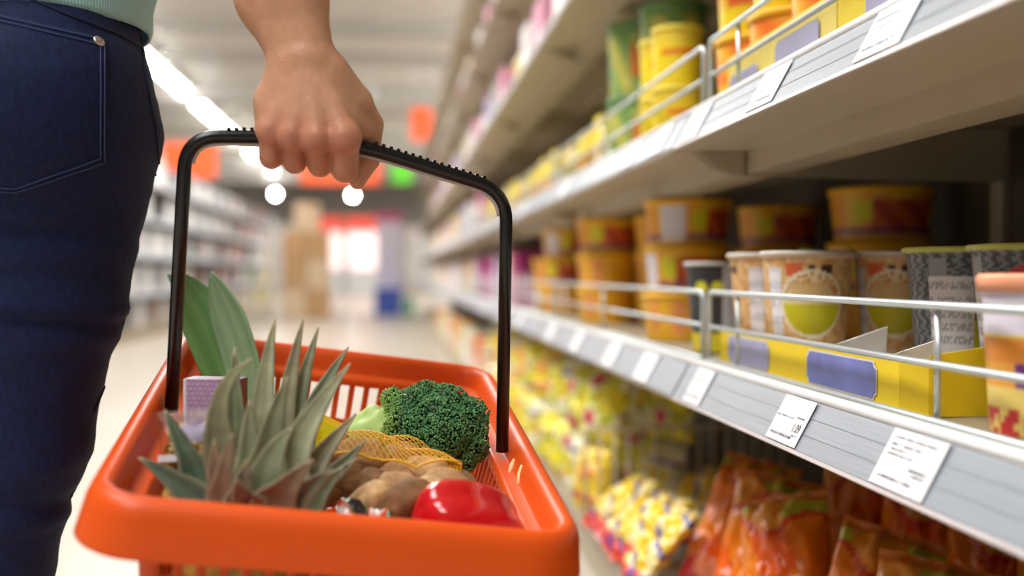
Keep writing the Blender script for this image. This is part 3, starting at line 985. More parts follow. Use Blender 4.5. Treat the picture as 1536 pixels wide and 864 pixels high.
# ---- shelving bays (local x from the aisle inwards, y along the aisle)
BAY = 1.25
Y0 = .05
LV = (.50, .833, 1.25, 1.67, 2.10)
XF = .395
def shelf_parts(t, levels, far=False):
    for z in levels:
        s = MB()
        s.box(.402, .852, .006, BAY - .006, z - .012, z)                     # deck
        if not far:
            s.box(.372, .47, .006, BAY - .006, z - .050, z - .047)           # return flange
            s.box(.470, .473, .012, BAY - .012, z - .076, z - .012)          # channel faces
            s.box(.520, .523, .012, BAY - .012, z - .076, z - .012)
            s.box(.470, .523, .012, BAY - .012, z - .079, z - .076)
            s.box(.70, .703, .012, BAY - .012, z - .030, z - .012)
        sh = s.build('shelf', BEIGE, t)
        r = MB().prism_y([(XF + .001, z + .000), (XF - .024, z - .044), (XF - .0235, z - .0475), (XF - .018, z - .0475), (XF + .007, z)], .004, BAY - .004)
        pr_ = r.build('price_rail', RAIL, sh)
        v, f = tube([(XF + .004, .004, z + .002), (XF + .004, BAY - .004, z + .002)], .0055, 10)
        mesh('front_bead', v, f, WHITEP, sh)
        if not far:
            g = MB()
            for k in (.33, .66):
                xa, za = XF - .024 * (1 - k) - .0004, z - .044 * (1 - k)
                g.prism_y([(xa, za), (xa - .0003, za - .0003), (xa + .0001, za - .0005)], .005, BAY - .005)
            g.build('rail_groove', pmat('rail_groove_grey', (134, 141, 150), rough=.5, noise=.05), pr_)
            g = MB().prism_y([(XF - .0246, z - .0445), (XF - .0255, z - .0480), (XF - .018, z - .0490), (XF - .018, z - .0475)], .004, BAY - .004)
            g.build('rail_lip', pmat('rail_lip_plastic', (222, 214, 214), rough=.3, noise=.04), pr_)
            for y in (.008, BAY - .0118):
                poly = [(.40, z - .0505), (.425, z - .070), (.455, z - .0795), (.468, z - .0795), (.53, z - .0800), (.84, z - .086), (.84, z - .014), (.525, z - .014), (.525, z - .0795), (.468, z - .0795), (.468, z - .0505)]
                MB().prism_y(poly, y, y + .004).build('bracket', BEIGE, sh)
def make_bay(name, label, levels, top, base=.10, far=False):
    t = thing(name, label, 'shelving', group=None)
    MB().box(.855, .866, .0005, BAY - .0005, .0, top).build('back_panel', BACKP, t)
    MB().box(.845, .875, .0005, .030, 0, top).build('upright', BEIGE, t)
    b = MB().box(.398, .855, .004, BAY - .004, base - .02, base)
    b.box(.41, .418, .004, BAY - .004, 0, base - .02)
    b.build('base_deck', BEIGE, t)
    shelf_parts(t, levels, far)
    return t
bay = make_bay('shelving_bay', 'tall beige shelving bay nearest the camera, holding noodle cups and orange bags', LV, 2.25)
bay.location = (0, Y0, 0)
NB = 12
for i in range(1, NB):
    dup(bay, (0, Y0 + BAY * i, 0), label=f'tall beige shelving bay, {ORD[i]} along the aisle from the noodle cup bay' if i > 1 else 'tall beige shelving bay holding the stacks of yellow noodle tubs')
dup(bay, (0, Y0 - BAY, 0), label='tall beige empty shelving bay beside the camera before the noodle cups')
lowbay = make_bay('low_shelving_bay', 'low pale shelving bay across the aisle, nearest the person in jeans', (.45, .80, 1.15, 1.50), 1.72, .12, True)
LX = -1.92
LY0 = 8.0
lowbay.location = (LX, LY0 + BAY, 0); lowbay.rotation_euler = (0, 0, math.pi)
NLB = 10
for i in range(1, NLB):
    dup(lowbay, (LX, LY0 + BAY * (i + 1), 0), math.pi, label=f'low pale shelving bay across the aisle, {ORD[i]} beyond the nearest one')

# ---- wire guards
GX = .419
def guard(label, y0, y1, z, loc_first=True):
    t = thing('wire_guard', label, 'shelf guard', (GX, (y0 + y1) / 2, z), group=None)
    h1, h2 = .049, .095
    v, f = tube(fillet([(GX, y0, z + .002), (GX, y0, z + h2), (GX, y1, z + h2), (GX, y1, z + .002)], .012, 5), .0036, 10)
    mesh('outer_frame', v, f, ZINC, t)
    v, f = tube([(GX, y0, z + h1), (GX, y1, z + h1)], .0032, 8); mesh('middle_wire', v, f, ZINC, t)
    v, f = tube([(GX - .002, y0, z + .0045), (GX - .002, y1, z + .0045)], .0038, 8); mesh('bottom_wire', v, f, ZINC, t)
    n = max(2, int((y1 - y0) / .45))
    for k in range(n):
        y = y1 - .10 - k * .455
        if y < y0 + .03: break
        v, f = tube([(GX + .0035, y, z + .002), (GX + .0035, y, z + h2 - .001)], .0026, 8); mesh('post', v, f, ZINC, t)
    return t
for bi in range(5):
    a = Y0 + BAY * bi
    for lv, nm in ((LV[0], 'lower'), (LV[1], 'upper')):
        what = [('before the noodle cups', 'before the pale yellow carton'), ('in front of the yellow noodle tub stacks', 'in front of the yellow canisters'),
                ('in front of the far orange tubs', 'in front of the small yellow packs'), ('in front of the purple packs', 'one bay beyond the yellow canisters'), ('beyond the purple packs', 'two bays beyond the yellow canisters')][bi][0 if nm == 'lower' else 1]
        guard(f'zinc wire guard on the {nm} shelf {what}', a + (.015 if bi else .03), a + BAY - .012, lv)

# ---- price tags on the rails
def text_mesh(s, size):
    cu = bpy.data.curves.new('t', 'FONT'); cu.body = s; cu.size = size; cu.extrude = 0; cu.align_x = 'RIGHT'
    o = bpy.data.objects.new('t', cu); COL.objects.link(o)
    dg = bpy.context.evaluated_depsgraph_get()
    me = bpy.data.meshes.new_from_object(o.evaluated_get(dg))
    V = [v.co.copy() for v in me.vertices]; F = [tuple(p.vertices) for p in me.polygons]
    bpy.data.objects.remove(o); bpy.data.curves.remove(cu); bpy.data.meshes.remove(me)
    return V, F
rail_up = Vector((.024, 0, .044)).normalized(); rail_n = Vector((-.044, 0, .024)).normalized()
def price_tag(y, z, label, price=None, lines=(), w=.072, group='price tags on the shelf rails', d=.0006):
    """y: middle of the tag along the aisle; z: shelf level"""
    o0 = Vector((XF - .0235, y, z - .0435)) + rail_n * .0012
    H = .0475
    t = thing('price_tag', label, 'price tag', o0, group=group)
    q = lambda x, v, n=0: o0 + Vector((0, -1, 0)) * x + rail_up * v + rail_n * n
    V = [q(-w / 2, 0), q(w / 2, 0), q(w / 2, H), q(-w / 2, H)]
    V += [p + rail_n * d for p in V]
    mesh('paper_label', V, [(4, 5, 6, 7), (0, 3, 2, 1), (0, 1, 5, 4), (1, 2, 6, 5), (2, 3, 7, 6), (3, 0, 4, 7)], PAPER, t, False)
    if price:
        tv, tf = text_mesh(price, .0125)
        mesh('price_text', [q(.030 + v.x * .8, .0135 + v.y, d + .0003) for v in tv], tf, INK, t, False)
    if lines:
        b = MB()
        for x0, x1, v, h in lines:
            n = max(1, int((x1 - x0) / .0016))
            for k in range(n):
                if rnd.random() < .18: continue
                xa = x0 + (x1 - x0) * k / n; xb = xa + (x1 - x0) / n * rnd.uniform(.5, .95)
                b.add([q(xa, v, d + .0003), q(xb, v, d + .0003), q(xb, v + h * rnd.uniform(.6, 1), d + .0003), q(xa, v + h * .95, d + .0003)], [(0, 1, 2, 3)])
        b.build('print_lines', INKG if not price else INKG, t)
    return t
yat = lambda px, X=.385: X * F_PX / (px - 590)
LA = ((-.033, .006, .0255, .0016), (.012, .030, .0275, .0016), (-.030, .020, .0060, .0030), (.016, .030, .0095, .0014))
price_tag(.923, LV[0], 'white price tag reading 1.09 below the blue label of the yellow carton', '1.09', LA)
price_tag(.702, LV[0], 'white price tag with unreadable print below the crease of the yellow carton', None,
          ((-.032, .028, .040, .0016), (-.032, .010, .034, .0016), (-.030, -.008, .030, .0014), (-.032, .006, .026, .0014), (.006, .030, .018, .0022), (.010, .030, .0145, .0018), (-.030, .018, .0070, .0022)), w=.078)
price_tag(1.215, LV[0], 'white price tag just this side of the lower rail joint', None, ((-.03, .02, .03, .0015), (-.03, .02, .008, .0025)), w=.066)
for k, (y, l) in enumerate(((1.48, 'first'), (1.72, 'second'), (2.05, 'third'), (2.40, 'fourth'), (3.0, 'fifth'), (3.4, 'sixth'), (4.2, 'seventh'))):
    price_tag(y, LV[0], f'blurred white price tag on the lower rail, {l} beyond the rail joint', w=.085)
for k, (y, l) in enumerate(((.735, 'white price tag on the upper rail below the gap between two yellow cartons'), (.985, 'white price tag on the upper rail below the lilac labelled yellow carton'), (1.232, 'white price tag on the upper rail just this side of its joint'),
                            (1.40, 'blurred white tag on the upper rail, first beyond its joint'), (1.58, 'blurred white tag on the upper rail, second beyond its joint'), (2.2, 'blurred white tag on the upper rail, third beyond its joint'), (2.9, 'blurred white tag on the upper rail, fourth beyond its joint'))):
    price_tag(y, LV[1], l, None, ((-.03, .02, .036, .0018), (-.03, .01, .028, .0015), (-.03, .025, .008, .003)) if k < 3 else (), w=.074)

# ---- noodle cups
def Yat(px, X):
    """how far along the aisle the photograph's column px meets the line x = X"""
    r = ray(px, 415)
    return r.y / r.x * X
FACE = math.atan2(-.93, -.36)
def painted_lathe(name, c, prof, paint, mat, parent, n=180, face=FACE, close_bottom=True):
    P2 = []
    for (r0, z0), (r1, z1) in zip(prof, prof[1:]):
        L_ = math.hypot(r1 - r0, z1 - z0); k = max(1, int(L_ / .0025)) if n > 100 else max(1, int(L_ / .008))
        P2 += [(r0 + (r1 - r0) * i / k, z0 + (z1 - z0) * i / k) for i in range(k)]
    P2.append(prof[-1])
    V, F, U = lathe(P2, n, face - math.pi, close_bottom)
    zz = [p[1] for p in P2]; z0, z1 = min(zz), max(zz)
    C = []
    for (x, y, z), (u, v) in zip(V, U):
        C.append(lin(paint(u, (z - z0) / (z1 - z0))))
    return mesh(name, shift(V, c), F, mat, parent, True, C)
def hash2(a, b): 
    s = math.sin(a * 127.1 + b * 311.7) * 43758.5453
    return s - math.floor(s)
def print_rows(u, v, n, dens=60):
    r = int(v * n)
    f = v * n - r
    return f < .55 and hash2(int(u * dens), r) > .35
def noodle_paint(label_u=.36):
    """u .5 faces the camera"""
    def f(u, v):
        s = (u - .5) * 2 * math.pi * .048; z = v * .135
        if v > .955: return (214, 184, 150)
        base = mixc((232, 194, 138), (206, 146, 84), .5 + .5 * math.sin(s * 260 + 3 * math.sin(z * 120)) * .6)
        if hash2(int(s * 300), int(z * 260)) > .86: base = (232, 204, 150)
        if .83 < v < .90 and (.013 < s < .026 or -.001 < s < .006 or -.09 < s < -.07): base = (70, 50, 40)
        if .80 < v < .92 and -.026 < s < -.008 and v > .80 + (s + .026) * 2: base = (224, 104, 66)
        d = math.hypot(s - .004, z - .078)
        if d < .0375:
            if d > .0345: return (244, 232, 206)
            if z > .082: return mixc((226, 190, 130), (206, 158, 92), min(1, max(0, (z - .095) * 60))) if abs(s - .002) < .022 and z < .101 else ((236, 214, 170) if hash2(int(s * 400), int(z * 500)) > .4 else (206, 138, 66))
            if z > .079: return (240, 222, 170)
            return mixc((214, 206, 40), (188, 170, 20), min(1, max(0, (.07 - z) / .03)))
        if -.052 < s < -.032 and v < .88:
            return (196, 194, 202) if print_rows(s * 60, v, 50, 120) else (236, 234, 240)
        return base
    return f
def dark_paint(u, v):
    s = (u - .5) * 2 * math.pi * .05; z = v * .135
    if v > .965: return (206, 206, 90)
    base = (128, 132, 138) if (math.sin(s * 500 + math.sin(z * 500) * 1.5) > .2) == (math.sin(z * 700) > 0) else (72, 76, 82)
    if -.040 < s < .004 and v < .80:
        return (176, 174, 182) if print_rows(s * 40, v, 46, 160) else (232, 230, 238)
    if -.039 < s < -.022 and .81 < v < .93: return (150, 154, 160)
    if math.hypot((s - .024) / 1.5, z - .104) < .015 : return (206, 34, 40)
    if .004 < s < .040 and .50 < v < .72: return (206, 170, 110) if hash2(int(s * 500), int(z * 500)) > .3 else (176, 128, 66)
    if s > .004 and v < .52:
        return (220, 204, 40)
    return base
LIDM = pmat('foil_lid', (226, 222, 214), rough=.3, metal=.3, noise=.05)
TABM = pmat('lime_tab', (190, 200, 40), rough=.4, noise=.05)
CUPPROF = [(.036, 0), (.0375, .002), (.0385, .010), (.0495, .129), (.0525, .1295), (.0535, .132), (.0525, .1345), (.0505, .135)]
def noodle_cup(loc, label, paint, lidm, tab=None, sc=1, group=None, turn=0):
    t = thing('noodle_cup', label, 'noodle cup', loc, group=group)
    prof = [(r * sc, z * sc) for r, z in CUPPROF]
    painted_lathe('cup', loc, prof, paint, PRINT, t, 220, FACE + turn)
    V, F, U = lathe([(.0535 * sc, .1325 * sc), (.054 * sc, .1345 * sc), (.052 * sc, .1362 * sc), (.001, .1362 * sc)], 64)
    lid = mesh('lid', shift(V, loc), F, lidm, t)
    if tab is not None:
        a = tab
        d = Vector((math.cos(a), math.sin(a), 0)); s = Vector((-d.y, d.x, 0)); c = Vector(loc) + Vector((0, 0, .136 * sc))
        V = [c + d * (.050 * sc) + s * k * .010 for k in (-1, 1)] + [c + d * (.055 * sc) + s * k * .009 + Vector((0, 0, .004)) for k in (-1, 1)] + [c + d * (.060 * sc) + s * k * .005 + Vector((0, 0, .006)) for k in (-1, 1)]
        o = mesh('pull_tab', V, [(0, 1, 3, 2), (2, 3, 5, 4)], TABM, lid); solid(o, .0006); o['label'] = 'lime green pull tab'
    return t
ZL, ZU = LV[0], LV[1]
zc = ZL + .003
LIDY = pmat('lime_rimmed_lid', (206, 210, 110), rough=.35, noise=.05)
K = 1.05
noodle_cup((.488, Yat(1211, .488), zc), 'sand coloured noodle cup with a big yellow bowl picture, in front behind the guard', noodle_paint(), LIDM, 1.2, K)
noodle_cup((.486, Yat(1156, .486), zc), 'sand coloured noodle cup half hidden behind the one with the big bowl picture', noodle_paint(), LIDM, None, K, turn=.5)
noodle_cup((.600, Yat(1350, .600), zc), 'sand coloured noodle cup in shadow between the big bowl cup and a black cup', noodle_paint(), LIDM, 2.4, K, turn=-.35)
cup4 = noodle_cup((.562, Yat(1443, .562), zc), 'black noodle cup with a large white text label and a red patch', dark_paint, LIDY, None, K)
noodle_cup((.566, Yat(1552, .566), zc), 'black noodle cup with a narrow white text strip behind the peach lidded cup', dark_paint, LIDY, None, K, turn=-.75)
def black2(u, v):
    s = (u - .5) * 6.283 * .05
    if v > .96: return (150, 150, 140)
    if math.hypot(s + .020, (v - .72) * .135) < .011 or math.hypot(s - .008, (v - .72) * .135) < .010: return (222, 216, 40)
    if s > .016 or (-.012 < s < -.004 and v < .6): return (196, 196, 202)
    return (52, 52, 56) if v > .22 else (226, 206, 30)
def cup_text(t, s, size, az, z, name='print_text'):
    tv, tf = text_mesh(s, size)
    c = rootloc(t); r = (.0385 + (.0495 - .0385) * (z - .01) / .119) * K + .0006
    W = []
    for v in tv:
        a = az + v.x / r
        W.append((c.x + r * math.cos(a), c.y + r * math.sin(a), c.z + z + v.y))
    return mesh(name, W, tf, INK, t, False)
cup_text(cup4, 'A+', .016, FACE + .62, .046)
noodle_cup((.486, Yat(1078, .486), zc), 'black cup with a yellow dot standing right behind the double guard post', black2, LIDM, None, .98, turn=-.15)
# foreground peach-lidded cup
def peach_paint(u, v):
    s = (u - .5) * 6.283 * .05
    if v > .70: return (232, 226, 240)
    if .5 < v < .68: return (238, 150, 60)
    if .34 < v < .5: return (120, 60, 140) if abs(s + .012) < .026 else (238, 170, 70)
    if v < .2 and hash2(int(s * 200), int(v * 20)) > .5: return (214, 60, 60)
    return (240, 214, 120)
PEACH = pmat('peach_lid', (244, 168, 128), rough=.35, noise=.04)
t = thing('lidded_cup', 'tall pale cup with a peach coloured lid nearest the camera behind the guard', 'noodle cup', (.474, Yat(1572, .474), ZL + .002))
painted_lathe('cup', (.474, Yat(1572, .474), ZL + .002), [(.036, 0), (.038, .002), (.044, .106)], peach_paint, PRINT, t, 120)
V, F, U = lathe([(.044, .105), (.0475, .105), (.048, .115), (.046, .118), (.001, .118)], 64)
mesh('lid', shift(V, (.474, Yat(1572, .474), ZL + .002)), F, PEACH, t)['label'] = 'peach coloured lid'

# ---- yellow cartons
def cardc(c): return lin(c)
YEL, YEL2, CRD = (236, 206, 24), (222, 190, 14), (226, 222, 216)
def plaque(name, x, ya, yb, za, zb, parent, mat, mat2):
    """scalloped blank label on a carton front facing the aisle"""
    def outline(g, dx):
        w, h, r = (yb - ya) / 2 - g, (zb - za) / 2 - g, .0055
        pts = []
        for sx, sy, a0 in ((1, 1, 270), (-1, 1, 0), (-1, -1, 90), (1, -1, 180)):
            for k in range(7):
                a = R(a0 - 90 * k / 6)
                pts.append((sx * w + r * math.cos(a) , sy * h + r * math.sin(a)))
        cy_, cz_ = (ya + yb) / 2, (za + zb) / 2
        return [(x - dx, cy_ + p, cz_ + q) for p, q in pts]
    V = outline(0, .0010)
    a = mesh(name, V, [tuple(range(len(V)))], mat2, parent, False)
    V = outline(.0016, .0016)
    mesh('label_face', V, [tuple(range(len(V)))], mat, a, False)
    return a
BLUEP = pmat('blue_blank_label', (112, 120, 186), rough=.4, noise=.22, nscale=18)
LILACP = pmat('lilac_blank_label', (164, 162, 196), rough=.45, noise=.10, nscale=14)
EDGEP = pmat('label_border', (222, 222, 236), rough=.4, noise=.03)
cx0 = .437
ct = thing('display_carton', 'open yellow display carton with blue blank labels holding the noodle cups', 'carton', (cx0, 1.1, ZL))
b = MB()
b.box(cx0, cx0 + .0025, .817, 1.296, ZL + .001, ZL + .045, lin(YEL))
o = b.build('front_wall', MATTE, ct); 
b = MB()
V = [(cx0 - .0005, .817, ZL + .001), (cx0 + .004, .776, ZL + .001), (cx0 + .004, .776, ZL + .050), (cx0 - .0005, .817, ZL + .045)]
b.add(V, [(0, 1, 2, 3)], [lin(YEL2)] * 4)
o = b.build('corner_panel', MATTE, ct); solid(o, .002)
def sheet(name, pts, c, parent, mat=MATTE, t_=.002):
    o = mesh(name, pts, [tuple(range(len(pts)))], mat, parent, False, [lin(c)] * len(pts)); solid(o, t_); return o
sheet('end_wall', [(cx0 + .004, .776, ZL + .001), (cx0 + .175, .776, ZL + .001), (cx0 + .175, .776, ZL + .085), (cx0 + .07, .776, ZL + .061), (cx0 + .004, .776, ZL + .052)], YEL, ct)
sheet('divider', [(cx0 + .004, .845, ZL + .001), (cx0 + .044, .845, ZL + .001), (cx0 + .044, .838, ZL + .060), (cx0 + .004, .838, ZL + .048)], CRD, ct)
sheet('divider', [(cx0 + .004, .965, ZL + .001), (cx0 + .060, .965, ZL + .001), (cx0 + .060, .956, ZL + .066), (cx0 + .004, .956, ZL + .048)], CRD, ct)
sheet('bottom', [(cx0, .78, ZL + .0012), (cx0 + .175, .78, ZL + .0012), (cx0 + .175, 1.296, ZL + .0012), (cx0, 1.296, ZL + .0012)], CRD, ct, t_=.001)
plaque('blank_label', cx0, .858, 1.012, ZL + .004, ZL + .040, ct, BLUEP, EDGEP)['label'] = 'blank blue label with scalloped corners'
plaque('blank_label', cx0, 1.120, 1.262, ZL + .004, ZL + .040, ct, LILACP, EDGEP)['label'] = 'blank greyish label'
# upper carton with lilac labels, and its neighbour
cu = thing('display_carton', 'pale yellow carton with lilac blank labels on the upper shelf by the joint', 'carton', (.447, 1.1, ZU))
cb = MB().box(.447, .4495, .968, 1.296, ZU + .001, ZU + .074, lin((242, 220, 110))); cb.build('front_wall', MATTE, cu)
cb = MB().box(.4495, .60, .968, .9705, ZU + .001, ZU + .074, lin((236, 206, 40))).box(.4495, .60, .968, 1.296, ZU + .001, ZU + .003, lin(CRD)); cb.build('tray', MATTE, cu)
plaque('blank_label', .447, 1.006, 1.13, ZU + .014, ZU + .058, cu, LILACP, pmat('label_border_dull', (186, 180, 170), rough=.5, noise=.05))
plaque('blank_label', .447, 1.185, 1.287, ZU + .010, ZU + .048, cu, LILACP, EDGEP)
cu2 = thing('display_carton', 'bright yellow carton on the upper shelf nearest the camera', 'carton', (.447, .75, ZU))
cb = MB().box(.447, .4495, .50, .965, ZU + .001, ZU + .080, lin((240, 214, 30))); cb.build('front_wall', MATTE, cu2)
cb = MB().box(.4495, .60, .9625, .965, ZU + .001, ZU + .080, lin((230, 200, 30))).box(.4495, .60, .50, .965, ZU + .001, ZU + .003, lin(CRD)); cb.build('tray', MATTE, cu2)
plaque('blank_label', .447, .78, .904, ZU + .018, ZU + .062, cu2, LILACP, EDGEP)

# ---- noodle tubs
def tub_paint(seed, white=True):
    def f(u, v):
        s = (u - .5) * 2
        if v > .93: return (240, 186, 24)
        if v < .16: return (244, 190, 20)
        if white and -.43 < s < -.22: return (226, 220, 226)
        if -.18 < s < -.05 and .35 < v < .86: return (222, 214, 30)
        if -.05 < s < .36 and .3 < v < .86: return mixc((226, 104, 34), (180, 60, 40), .5 + .5 * math.sin(s * 30 + v * 9 + seed))
        if .2 < v < .3: return (130, 70, 110)
        return (238, 160, 34) if math.sin(s * 20 + seed) > -.4 else (244, 196, 60)
    return f
def tub_paint2(u, v):
    s = (u - .5) * 2
    if v < .18 or v > .92: return (244, 196, 26)
    if -.3 < s < .1: return mixc((236, 150, 90), (246, 186, 40), .5 + .5 * math.sin(s * 26))
    return (238, 172, 30)
YLID = pmat('yellow_lid', (244, 186, 24), rough=.4, noise=.05)
def tub_proto(name, cat, label, paint, r=.080, h=.083, lid=YLID):
    t = thing(name, label, cat)
    painted_lathe('tub_body', (0, 0, 0), [(r * .85, 0), (r * .87, .002), (r * .88, h * .2), (r * .96, h * .9), (r * .96, h * .93)], paint, PRINT, t, 96)
    V, F, U = lathe([(r * .95, h * .90), (r, h * .90), (r * 1.01, h * .97), (r * .97, h * .995), (.001, h * .995)], 64)
    mesh('lid', V, F, lid, t)
    return t
PA = tub_proto('noodle_tub', 'noodle tub', 'x', tub_paint(0), .080)
PB = tub_proto('noodle_tub', 'noodle tub', 'x', tub_paint(2, False), .080)
PC = tub_proto('noodle_tub', 'noodle tub', 'x', tub_paint2, .080)
used = set()
def put(proto, loc, label, rot=0, group=None):
    if proto.name not in used:
        used.add(proto.name); proto.location = loc; proto.rotation_euler = (0, 0, rot); tag(proto, label, None, group); 
        if not group and 'group' in proto: del proto['group']
        return proto
    d = dup(proto, loc, rot, label, group)
    if not group and 'group' in d: del d['group']
    return d
H = .0835
pos3 = ['bottom', 'middle', 'top']
for si, (x, y, n, ps, nm) in enumerate([(.527, Yat(1030, .527), 3, (PC, PA, PA), 'nearest stack'), (.625, Yat(1003, .625), 3, (PB, PC, PC), 'half hidden second stack'), (.52, Yat(912, .52), 3, (PC, PC, PB), 'second stack along the guard'),
                                        (.525, 2.98, 3, (PC, PB, PC), 'third stack along the guard'), (.525, 3.20, 2, (PA, PC), 'fourth stack along the guard'), (.755, Yat(1165, .755), 3, (PB, PA, PB), 'shadowed stack behind the nearest stack'),
                                        (.755, Yat(1322, .755), 3, (PB, PA, PB), 'dark back stack above the sand coloured cups'), (.755, 2.35, 2, (PB, PA), 'shadowed stack at the back wall')]):
    for k in range(n):
        rot = {0: .12, 1: -.05, 2: .72}[k] if si == 0 else rnd.uniform(-.4, .4)
        if si == 3 and k == 2: rot = .5; 
        pr0 = ps[k]
        if si == 3 and k == 2: pr0 = PA
        put(pr0, (x + rnd.uniform(-.003, .003), y, ZL + .001 + H * k), f'yellow and orange noodle tub, {pos3[k] if n == 3 else ("bottom", "top")[k]} of the {nm}', rot)

# ---- upper shelf: canisters, tubs, boxes
def canister_paint(u, v):
    s = (u - .5) * 2
    if .52 < v < .62 and -.16 < s < .3: return (222, 84, 30)
    return (242, 216, 40) if v < .75 else (234, 206, 60)
def tall_paint(u, v):
    s = (u - .5) * 2
    if v < .35: return (244, 214, 30)
    if .35 < v < .5: return (224, 96, 40) if -.2 < s < .4 else (240, 190, 40)
    return mixc((240, 120, 40), (246, 190, 60), .5 + .5 * math.sin(s * 14 + v * 8))
def green_paint(u, v):
    s = (u - .5) * 2
    if v > .85: return (110, 150, 84)
    if .25 < v < .7 and -.1 < s < .3: return (226, 130, 50)
    return mixc((206, 196, 96), (120, 160, 90), .5 + .5 * math.sin(s * 18 + v * 6))
PGREEN = pmat('green_lid', (104, 140, 84), rough=.45, noise=.05)
PY2 = pmat('pale_yellow_lid', (236, 214, 74), rough=.45, noise=.04)
CAN = tub_proto('canister', 'canister', 'x', canister_paint, .046, .100, PY2)
TALL = tub_proto('instant_soup_tub', 'tub', 'x', tall_paint, .062, .125, YLID)
GRT = tub_proto('green_lidded_tub', 'tub', 'x', green_paint, .056, .125, PGREEN)
for k, y in enumerate((Yat(1135, .53), Yat(1135, .53) - .14, Yat(1135, .53) - .28, Yat(1135, .53) - .515)):
    for j in range(2):
        put(TALL, (.53, y, ZU + .004 + .1255 * j), f'yellow and orange soup tub, {("bottom", "top")[j]} of the {ORD[k]} pair from the upper guard joint', rnd.uniform(-.4, .4))
for k, (x, y) in enumerate(((.483, Yat(1016, .483)), (.66, 1.72), (.486, Yat(1016, .483) + .098))):
    for j in range(2):
        put(CAN, (x, y, ZU + .002 + .1005 * j), f'yellow canister, {("lower", "upper")[j]} of the pair {("nearest the upper guard joint", "deeper in behind the nearest canisters", "second along the upper guard")[k]}', rnd.uniform(-.2, .2))
for k, (x, y, n) in enumerate(((.54, 1.885, 2), (.51, 2.04, 2), (.60, 2.22, 2))):
    for j in range(n):
        put(GRT, (x, y, ZU + .002 + .1506 * j), f'green lidded tub, {("lowest", "second", "topmost")[j]} in the {ORD[k]} pile beyond the yellow canisters', rnd.uniform(-.6, .6)).scale = (1.2, 1.2, 1.2)

def box_proto(name, cat, w, dpt, h, paint, n=10, mat=MATTE):
    """pack: x depth from the aisle, y along the aisle"""
    V, F, C = [], [], []
    def face(o, a, b_, fn):
        k = len(V)
        for i in range(n + 1):
            for j in range(n + 1):
                V.append(o + a * (i / n) + b_ * (j / n)); C.append(lin(fn(i / n, j / n)))
        for i in range(n):
            for j in range(n):
                F.append((k + i * (n + 1) + j, k + (i + 1) * (n + 1) + j, k + (i + 1) * (n + 1) + j + 1, k + i * (n + 1) + j + 1))
    X, Y, Z = Vector((dpt, 0, 0)), Vector((0, w, 0)), Vector((0, 0, h))
    o = Vector((0, -w / 2, 0))
    face(o + Y, -Y, Z, paint); face(o, X, Z, lambda u, v: paint(u * .6 + .2, v)); face(o + X, Y, Z, paint); face(o + X + Y, -X, Z, paint)
    face(o + Z, X, Y, lambda u, v: paint(.5, .95)); face(o + Y, X, -Y, lambda u, v: paint(.5, .05))
    t = mesh(name, V, F, mat, None, False, C)
    t['category'] = cat
    return t
def two(c1, c2, c3=None, y=.5, dark=None):
    def f(u, v):
        if c3 and abs(u - .5) < .28 and .25 < v < .6: return c3
        if dark and .12 < v < .2: return dark
        return c1 if v > y + .1 * math.sin(u * 5) else c2
    return f
def place(proto, loc, label, rot=0, group=None):
    if proto.name not in used:
        used.add(proto.name); o = proto
    else:
        o = proto.copy(); COL.objects.link(o)
    o.location = loc; o.rotation_euler = (0, 0, rot)
    if 'group' in o: del o['group']
    tag(o, label, None, group)
    return o
YB = [box_proto('soup_box', 'box', .075, .05, .13, two((246, 220, 60), (240, 170, 40), (250, 246, 236))), box_proto('soup_box', 'box', .07, .05, .115, two((240, 206, 40), (110, 170, 80), (226, 110, 40))),
      box_proto('soup_box', 'box', .08, .06, .12, two((236, 220, 90), (226, 120, 40), (236, 190, 60))), box_proto('soup_box', 'box', .06, .05, .10, two((244, 232, 190), (236, 206, 70), (120, 160, 80)))]
ybn = ['yellow and white box', 'yellow and green box', 'yellow and orange box', 'cream box']
cnt = {}
y = 2.16
i = 0
while y < 4.9:
    k = (0, 1, 2, 3, 1, 0, 2)[i % 7]
    cnt[k] = cnt.get(k, 0) + 1
    place(YB[k], (.447, y, ZU + .001), f'{ybn[k]} on the upper shelf, {ORD[cnt[k]-1]} such past the canisters', 0)
    y += .088 + .02 * (i % 3) + (.10 if i % 5 == 4 else 0)
    i += 1

# ---- far right hand shelves: blurred goods
def seal(c): return two(c, mixc(c, (255, 255, 255), .5), mixc(c, (250, 250, 250), .75), .35)
pal = {'white': (232, 228, 226), 'pink': (224, 150, 176), 'magenta': (176, 50, 120), 'lilac': (190, 170, 206), 'peach': (236, 188, 156), 'cream': (236, 222, 190), 'red': (212, 66, 56), 'yellow': (238, 204, 60), 'grey': (176, 174, 172), 'orange': (238, 130, 50)}
PK = {k: box_proto('packet', 'packet', .17, .12, .20, seal(c), 6) for k, c in pal.items()}
def bottle_proto(name, body, capc, h=.22, r=.04):
    t = thing(name, 'x', 'bottle')
    V, F, U = lathe([(r * .9, 0), (r, .006), (r, h * .62), (r * .8, h * .72), (r * .35, h * .82), (r * .33, h * .9)], 24, 0, True)
    mesh('bottle_body', V, F, pmat('bottle_' + name + str(body[0]), body, rough=.3, noise=.05), t)
    V, F, U = lathe([(r * .38, h * .89), (r * .38, h), (.001, h)], 20)
    mesh('cap', V, F, pmat('cap_' + name + str(body[0]), capc, rough=.4, noise=.05), t)
    return t
BO = [bottle_proto('bottle', (236, 232, 226), (210, 70, 80)), bottle_proto('bottle', (214, 168, 190), (240, 240, 240)), bottle_proto('bottle', (226, 200, 120), (200, 60, 40))]
shelfname = {0: 'lower', 1: 'upper', 2: 'third', 3: 'fourth', 4: 'top'}
far_i = 0
